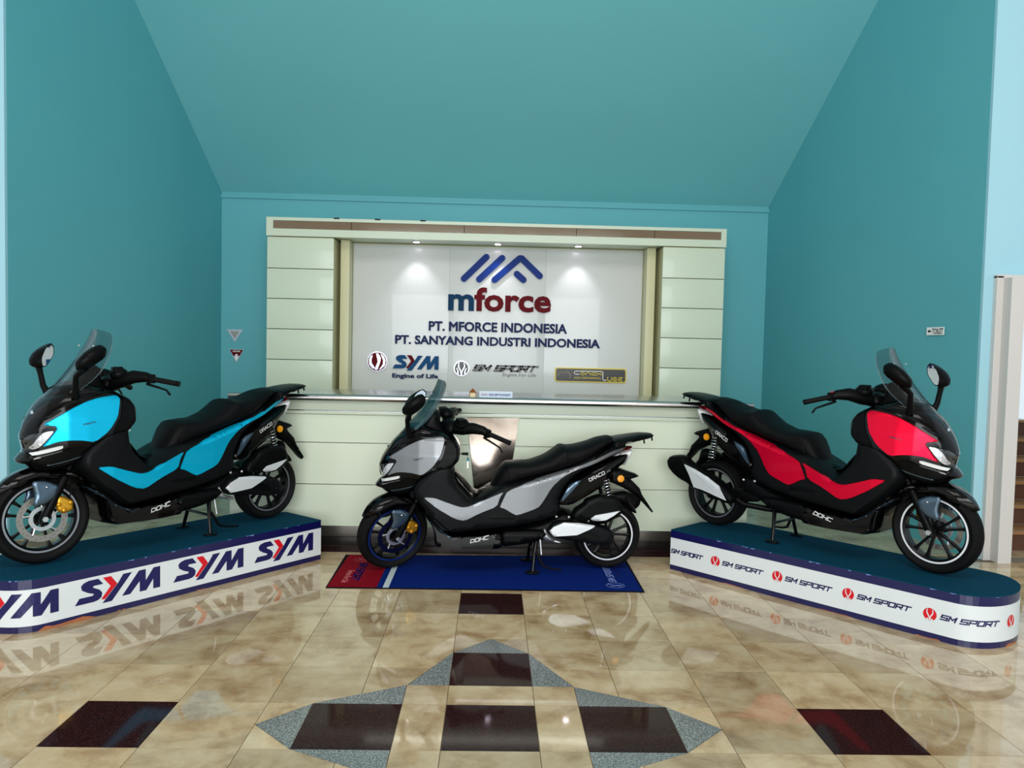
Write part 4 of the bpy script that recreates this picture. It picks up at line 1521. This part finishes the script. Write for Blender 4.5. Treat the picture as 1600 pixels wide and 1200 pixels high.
    dash.build('instrument_housing', 'satin_black', root, .025)
    Core([(-.03, .85), (.01, .94), (.10, 1.04), (.20, 1.06), (.30, 1.02), (.36, .99), (.30, .95), (.05, .84)], lambda s: np.interp(s, [-.03, .1, .35], [.06, .14, .19]), .05).build('screen_base', 'gloss_black', root, .025)
    # windscreen: curved smoked sheet
    cen = [(-.037, .85), (.003, .918), (.055, .99), (.11, 1.056), (.181, 1.139), (.243, 1.232), (.287, 1.31), (.304, 1.365)]
    edg = [(.02, .862), (.085, .945), (.155, 1.01), (.229, 1.070), (.285, 1.138), (.333, 1.224), (.362, 1.300), (.366, 1.340)]
    wid = [.06, .12, .155, .175, .175, .155, .125, .095]
    b = bmesh.new()
    g = []
    for (c_, e_, w_) in zip(cen, edg, wid):
        row = []
        for k in range(13):
            u = -1 + k / 6
            a = abs(u) ** 2.0
            row.append(b.verts.new((c_[0] + (e_[0] - c_[0]) * a, u * w_, c_[1] + (e_[1] - c_[1]) * a)))
        g.append(row)
    for r0, r1 in zip(g, g[1:]):
        for k in range(12):
            b.faces.new((r0[k], r0[k + 1], r1[k + 1], r1[k]))
    ws = finish(b, 'windscreen', 'smoked_acrylic', root, True, 60)
    md = ws.modifiers.new('sub', 'SUBSURF')
    md.levels = md.render_levels = 2
    md = ws.modifiers.new('thick', 'SOLIDIFY')
    md.thickness = .003
    for s in (-1, 1):
        b = bmesh.new()
        bead(b, (.262, s * .085, 1.262), .006)
        finish(b, 'screen_bolt', 'aluminium', root, True)
    # ---------------- mirrors
    for s in (-1, 1):
        n = Vector((.62, -s * .78, .03)).normalized()
        a = Vector((.52, s * .66, .62))
        a = (a - n * a.dot(n)).normalized()
        bb = n.cross(a)
        c = Vector((.158, s * .268, 1.195))
        shp = [(-.105, -.018), (-.075, .034), (.02, .054), (.095, .040), (.112, -.006), (.070, -.046), (-.06, -.046)]
        if bb.z < 0:
            bb = -bb
        shp = [(x * .88, z * .92) for x, z in shp]
        shp = chaikin(shp, 1)
        bm = bmesh.new()
        rings = []
        for d, k in ((.004, .93), (.006, 1.0), (-.012, 1.0), (-.045, .86), (-.07, .6), (-.082, .28)):
            cc = c + n * d + a * (-.03 * max(0, -d) / .08)
            rings.append([bm.verts.new(cc + a * (x * k) + bb * (z * k)) for x, z in shp])
        for r0, r1 in zip(rings, rings[1:]):
            for k in range(len(shp)):
                bm.faces.new((r0[k], r0[(k + 1) % len(shp)], r1[(k + 1) % len(shp)], r1[k]))
        bm.faces.new(rings[0])
        bm.faces.new(rings[-1])
        mir = finish(bm, 'mirror', 'satin_black', root, True, 50)
        bm = bmesh.new()
        bm.faces.new([bm.verts.new(c + n * .0055 + a * (x * .90) + bb * (z * .90)) for x, z in shp])
        gl_ = finish(bm, 'mirror_glass', 'mirror_glass', mir)
        tube('mirror_stalk', [c - n * .04 - a * .05 - bb * .03, Vector((.10, s * .215, 1.09)), Vector((.105, s * .195, 1.02)), Vector((.12, s * .17, .97))], [.022, .016, .017, .022], 'satin_black', mir, 10)
    # ---------------- handlebars
    hb = Core([(.33, .985), (.33, 1.05), (.38, 1.085), (.44, 1.07), (.47, 1.02), (.44, .98)], .085, .04).build('handlebar_cover', 'satin_black', root, .025)
    steer_part(hb)
    for s in (-1, 1):
        b = bmesh.new()
        bm_tube(b, [(.40, s * .05, 1.03), (.435, s * .12, 1.045), (.485, s * .185, 1.065), (.535, s * .235, 1.060), (.555, s * .262, 1.048)], [.042, .045, .040, .031, .026], 14)
        finish(b, 'bar_shroud', 'satin_black', hb, True)
        b = bmesh.new()
        bead(b, (.42, s * .12, 1.085), .05, (1.1, 1.1, .8))
        bm_box(b, .375, .43, s * .14 - .03, s * .14 + .03, 1.09, 1.128, .008)
        finish(b, 'reservoir', 'satin_black', hb, True)
        b = bmesh.new()
        bm_box(b, .535, .575, s * .262 - .022, s * .262 + .022, 1.02, 1.075, .008)
        finish(b, 'switch_pod', 'satin_black', hb, True)
        gr = [(.565, s * .272, 1.045), (.66, s * .385, 1.012)]
        tube('grip', gr, .0165, 'rubber', hb, 14)
        tube('bar_end', [(.658, s * .383, 1.013), (.668, s * .395, 1.009)], .0175, 'satin_black', hb, 14)
        tube('brake_lever', [(.53, s * .255, 1.018), (.575, s * .325, .992), (.60, s * .37, .975), (.615, s * .385, .945)], [.008, .007, .006, .008], 'satin_black', hb, 8)
    b = bmesh.new()
    bm_box(b, .545, .56, .25, .268, 1.074, 1.082)
    finish(b, 'starter_switch', 'switch_red', hb)
    # ---------------- body
    mp = list(P['main'])
    mp[0:4] = [(0.130, 0.564), (0.150, 0.660), (0.300, 0.790), (0.430, 0.790)]
    # the cover runs up under the seat and the rack
    mp = [(a, b + (.028 if 12 <= i <= 15 or 7 <= i <= 9 else 0)) for i, (a, b) in enumerate(mp)]
    main = Core(mp, W_MAIN, .035, 1, top=lambda z: np.interp(z, [.28, .42, .7, .95], [1.0, 1.03, 1.0, .95]))
    main.build('body_cover', 'dark_grey_plastic', root, .03)
    low = Core(P['lower'], W_LOW, .022, 1)
    low.build('lower_fairing', 'gloss_black', root, .03)
    tail = Core(P['tail'], W_TAIL, .03, 1)
    tail.build('tail_cover', 'gloss_black', root, .03)
    # body strip that carries the seat, up to the floor hump
    Core([(.40, .74), (.45, .66), (.56, .535), (.70, .575), (.83, .64), (1.0, .70), (1.35, .82), (1.33, .86), (1.0, .735), (.80, .68), (.70, .60), (.58, .56), (.48, .69)], .11, .03).build('centre_tunnel', 'satin_black', root, .03)
    for s in (-1, 1):
        patch('floor_panel', P['floor_paint'], main, s, PAINT, root, .006, .025, smooth=1)
        patch('rear_panel', P['rear_paint'], main, s, PAINT, root, .006, .025, smooth=1)
        patch('tail_vent', P['vent'], tail, s, 'steel_blue', root, .004, .02)
        patch('molding', P['molding'], low, s, 'gloss_black', root, .012, .02)
        patch('molding_line', [(.055, .503), (.14, .473), (.21, .432), (.29, .366), (.35, .318), (.40, .285), (.44, .272), (.56, .288), (.56, .284), (.44, .264), (.39, .274), (.345, .308), (.285, .356), (.205, .422), (.135, .464)], low, s, 'steel_blue', root, .014, .02, smooth=0)
        flank_text('lettering', 'DRACO', 1.390, .658, 1.505, .712, .026, tail, .004, 'decal_white', root, .005, side=s, polys=.0042)
        flank_text('lettering', '250i', 1.515, .718, 1.548, .733, .014, tail, .0015, 'decal_grey', root, .01, side=s)
        flank_text('lettering', 'DOHC', .548, .232, .682, .262, .027, low, .006, 'decal_white', root, .03, shear=.3, side=s, polys=.0048)
        for i in range(4):
            z = .452 - .012 * i
            patch('rib', [(.76 + .015 * i, z - .004), (.80 + .015 * i, z), (.87, z - .016), (.87, z - .021), (.80 + .015 * i, z - .005), (.76 + .015 * i, z - .009)], main, s, 'satin_black', root, .005, .03, smooth=0)
    # floor boards between leg shield and seat
    b = bmesh.new()
    for s in (-1, 1):
        bm_box(b, .42, .86, s * .16 - .05, s * .16 + .05, .40, .425, .006)
    finish(b, 'footboard', 'satin_black', root, True)
    # ---------------- seat
    seat = Core(P['seat'], W_SEAT, .048, 1)
    so = seat.build('seat', 'seat_leather', root, .03)
    for s in (-1, 1):
        b = bmesh.new()
        L_ = [(.80, .772), (.815, .70), (.80, .635)]
        L2_ = [(1.235, .897), (1.225, .84), (1.235, .78)]
        for LL in (L_, L2_):
            Q = np.array([[np.interp(t, [0, 1, 2], [p[0] for p in LL]), np.interp(t, [0, 1, 2], [p[1] for p in LL])] for t in np.linspace(.15, 1.8, 10)])
            tt = seat.t(Q)
            bm_tube(b, [(q_[0], s * (w_ + .0005), q_[1]) for q_, w_ in zip(Q, tt)], .0018, 6)
        finish(b, 'seam', 'satin_black', so, True)
        b = bmesh.new()
        bm_box(b, .765, .80, s * .10 - .02, s * .10 + .02, .60, .618, .003)
        finish(b, 'seat_latch', 'chrome', root, True)
    # ---------------- rack, tail light, plate bracket
    rk = Core(P['rack'], lambda s: np.interp(s, [1.37, 1.5, 1.7, 1.89], [.178, .172, .14, .085]), .022)
    rk.build('luggage_rack', 'satin_black', root, .03)
    for s in (-1, 1):
        patch('rack_slot', [(1.625, .925), (1.665, .945), (1.71, .95), (1.695, .937), (1.65, .928)], rk, s, 'aluminium', root, .002, .02, smooth=0)
        tube('rack_peg', [(1.80, s * .07, .955), (1.805, s * .07, .925)], .006, 'satin_black', root, 8)
        tube('rack_peg', [(1.86, s * .06, .975), (1.865, s * .06, .945)], .006, 'satin_black', root, 8)
    tl = Core(P['tail_light'], .095, .02)
    tl.build('tail_light', 'led_white', root, .02)
    Core(P['tail_lamp_red'], .10, .02).build('tail_lens', 'lamp_red', root, .02)
    br = Core([(a, b_) for a, b_ in P['bracket']], .055, .02, 0)
    br.build('plate_bracket', 'satin_black', root, .025)
    for s in (-1, 1):
        b = bmesh.new()
        cx, cz = 1.640, .665
        bm_lathe(b, [(s * .052, .0005), (s * .052, .030), (s * .062, .030), (s * .062, .0005)], (cx, 0, cz), 24)
        bm_tube(b, [(cx + .02, s * .05, cz + .01), (cx + .09, s * .065, cz + .02)], [.018, .004], 8)
        h_ = finish(b, 'reflector_mount', 'satin_black', root, True)
        b = bmesh.new()
        bm_lathe(b, [(s * .062, .0005), (s * .062, .0265), (s * .068, .024), (s * .070, .0005)], (cx, 0, cz), 24)
        finish(b, 'reflector', 'reflector_amber', h_, True)
    # ---------------- engine, drive, rear end
    Core(P['engine'], .13, .04).build('engine', 'satin_black', root, .03)
    Core(P['case'], .04, .03).build('crankcase', 'aluminium', root, .02, y0=-.115)
    b = bmesh.new()
    for (x, z) in ((.885, .275), (1.04, .287), (.96, .245), (1.12, .42), (1.16, .405), (1.25, .402)):
        for s in (-1, 1):
            bead(b, (x, s * .135 if z < .3 else s * .15, z), .010, (1, .7, 1), 10)
    finish(b, 'bolts', 'aluminium', root, True)['kind'] = 'stuff'
    Core([(.74, .32), (1.08, .325), (1.12, .27), (1.04, .215), (.93, .19), (.76, .172)], .165, .03).build('frame_bracket', 'satin_black', root, .03)
    hug = Core(P['hugger'], .065, .03)
    hug.build('rear_hugger', 'satin_black', root, .025)
    ac = Core(P['aircleaner'], .055, .022)
    ac.build('air_cleaner', 'satin_black', root, .025, y0=-.125)
    patch('air_cleaner_accent', P['aircleaner_accent'], ac, -1, 'brushed_accent', root, .005, .02, y0=-.125, smooth=0)
    cv = Core(P['cvt'], .055, .018)
    cv.build('transmission_cover', 'dark_grey_plastic', root, .025, y0=-.125)
    patch('transmission_accent', P['cvt_accent'], cv, -1, 'brushed_accent', root, .005, .02, y0=-.125, smooth=0)
    patch('transmission_vent', P['cvt_vent'], cv, -1, 'satin_black', root, .005, .02, y0=-.125)
    b = bmesh.new()
    for (x, z) in ((1.465, .315), (1.46, .207), (1.395, .27), (1.52, .25)):
        bead(b, (x, -.181, z), .008, (1, .6, 1), 10)
    finish(b, 'cover_bolts', 'wheel_black', root, True)['kind'] = 'stuff'
    # drive housing from engine to the axle on the left, swing arm on the right
    Core([(1.10, .26), (1.14, .36), (1.5, .30), (WB + .03, RR + .03), (WB + .03, RR - .035), (1.45, .21)], .02, .02).build('swing_arm', 'wheel_black', root, .03, y0=.105)
    for s in (-1, 1):
        c0, c1 = Vector((1.505, s * .13, .70)), Vector((1.545, s * .13, .50))
        sh = tube('shock_absorber', [c0, c1], .014, 'satin_black', root, 12)
        N = 110
        ax = (c1 - c0).normalized()
        u_ = ax.orthogonal().normalized()
        v_ = ax.cross(u_)
        hp = []
        for k in range(N):
            f = k / (N - 1)
            th = f * 2 * math.pi * 8
            hp.append(c0 + (c1 - c0) * (.08 + .84 * f) + (u_ * math.cos(th) + v_ * math.sin(th)) * .023)
        tube('spring', hp, .0042, 'chrome', sh, 6)
    # exhaust on the right side
    mu = Core(P['muffler'], .06, .026)
    mu.build('muffler', 'satin_black', root, .03, y0=.205)
    patch('heat_shield', P['muffler_accent'], mu, 1, 'brushed_accent', root, .008, .025, y0=.205, smooth=0)
    patch('shield_crease', [(1.672, .458), (1.56, .405), (1.41, .31), (1.38, .275), (1.385, .272), (1.415, .303), (1.565, .398)], mu, 1, 'steel', root, .0105, .025, y0=.205, smooth=0)
    tube('exhaust_pipe', [(1.30, .19, .27), (1.22, .17, .23), (1.10, .10, .215), (1.0, .05, .21)], .02, 'satin_black', root, 12)
    # inner fairing behind the front wheel and radiator block
    Core([(.19, .44), (.30, .50), (.42, .40), (.45, .20), (.33, .185), (.29, .30)], .13, .03).build('inner_shield', 'satin_black', root, .03)
    # ---------------- centre stand
    b = bmesh.new()
    bm_tube(b, [(1.03, -.11, .235), (1.03, .11, .235)], .014, 12)
    for s in (-1, 1):
        bm_tube(b, [(1.03, s * .09, .235), (1.01, s * .13, .12), (.998, s * .16, .008)], [.016, .013, .012], 12)
    bm_tube(b, [(1.012, -.125, .13), (1.012, .125, .13)], .009, 10)
    cs = finish(b, 'centre_stand', 'gloss_black', root, True)
    for s in (-1, 1):
        b = bmesh.new()
        bmesh.ops.create_cone(b, cap_ends=True, segments=20, radius1=.052, radius2=.046, depth=.007, matrix=Matrix.Translation((.995, s * .165, .0125)) @ Matrix.Scale(.75, 4, (0, 1, 0)))
        finish(b, 'stand_foot', 'satin_black', cs, True)
    tube('stand_lever', [(1.02, -.13, .15), (1.07, -.155, .055), (1.11, -.165, .04), (1.20, -.18, .030)], [.011, .009, .007, .007], 'satin_black', cs, 10)
    tube('stand_spring', [(1.05, -.125, .24), (1.06, -.14, .13)], .007, 'aluminium', cs, 8)
    return root


PAINT = 'paint_cyan'
proto = make_scooter()


def copy_tree(o, parent=None):
    c = o.copy()
    COL.objects.link(c)
    c.parent = parent
    for ch in list(o.children):
        copy_tree(ch, c)
    return c


def each(o):
    yield o
    for ch in o.children:
        yield from each(ch)


def set_material(o, old, new):
    for s in o.material_slots:
        if s.material and s.material.name == old:
            s.link = 'OBJECT'
            s.material = MATS[new]


AX = Vector((math.sin(math.radians(27)), 0, math.cos(math.radians(27))))
A0 = Vector((-.09, 0, 0))


def place(root, loc, ex, steer, swaps, label):
    root.location = loc
    root.rotation_euler = (0, 0, math.atan2(ex[1], ex[0]))
    tag(root, label, 'scooter', 'display scooters')
    M = Matrix.Translation(A0) @ Matrix.Rotation(math.radians(steer), 4, AX) @ Matrix.Translation(-A0)
    for o in list(each(root)):
        if o.get('steered'):
            o.matrix_local = M @ o.matrix_local
            del o['steered']
        for names, old, new in swaps:
            if names is None or o.name.split('.')[0] in names:
                set_material(o, old, new)
        for k in o.material_slots:
            pass


right = copy_tree(proto)
middle = copy_tree(proto)
place(proto, (-2.60, 4.50, .295), (.594, .805), -10, [(('rim_stripe',), 'stripe_white', 'stripe_grey')],
      'turquoise and black maxi scooter on the left stand, its nose to the left')
place(right, (2.714, 4.583, .295), (-.627, .779), -2, [(None, 'paint_cyan', 'paint_red')],
      'bright red and black maxi scooter on the right stand, its nose to the right')
place(middle, (-.693, 5.495, .0072), (.9971, .0759), 28, [(None, 'paint_cyan', 'paint_silver')],
      'silver grey and black maxi scooter on the blue mat in front of the counter')
for o in each(middle):
    if o.name.startswith('front_wheel'):
        for ch in o.children:
            if ch.name.startswith('rim_stripe'):
                set_material(ch, 'stripe_white', 'rim_blue')
            if ch.name.startswith('brake_disc'):
                set_material(ch, 'disc_steel', 'disc_navy')
for r, t, l in ((proto, 'rear_wheel', 'stripe_grey'), (right, 'rear_wheel', 'stripe_grey')):
    for o in r.children:
        if o.name.startswith(t):
            for ch in o.children:
                if ch.name.startswith('rim_stripe'):
                    set_material(ch, 'stripe_white', l)

# ---------------- ignition keys
def key(root, label):
    k = empty('ignition_key', (0, 0, 0), label, 'key')
    M = Matrix.Translation(Vector(root.location)) @ root.rotation_euler.to_matrix().to_4x4()
    k.matrix_world = M @ Matrix.Translation((.013, 0, 0))
    b = bmesh.new()
    bm_tube(b, [(.470, 0, .828), (.500, 0, .828)], .009, 10)
    bm_box(b, .495, .520, -.012, .012, .818, .838, .003)
    finish(b, 'key_head', 'satin_black', k, True)
    b = bmesh.new()
    bm_box(b, .508, .526, -.010, .010, .775, .800, .004)
    finish(b, 'key_fob', 'key_teal', k, True)
    b = bmesh.new()
    bm_tube(b, [(.512, 0, .82), (.517, 0, .80)], .0015, 6)
    bm_box(b, .513, .521, -.003, .003, .725, .776)
    finish(b, 'spare_key', 'chrome', k)


key(middle, 'key with a small fob hanging from the silver scooter')
key(proto, 'key with a small fob hanging from the turquoise scooter')
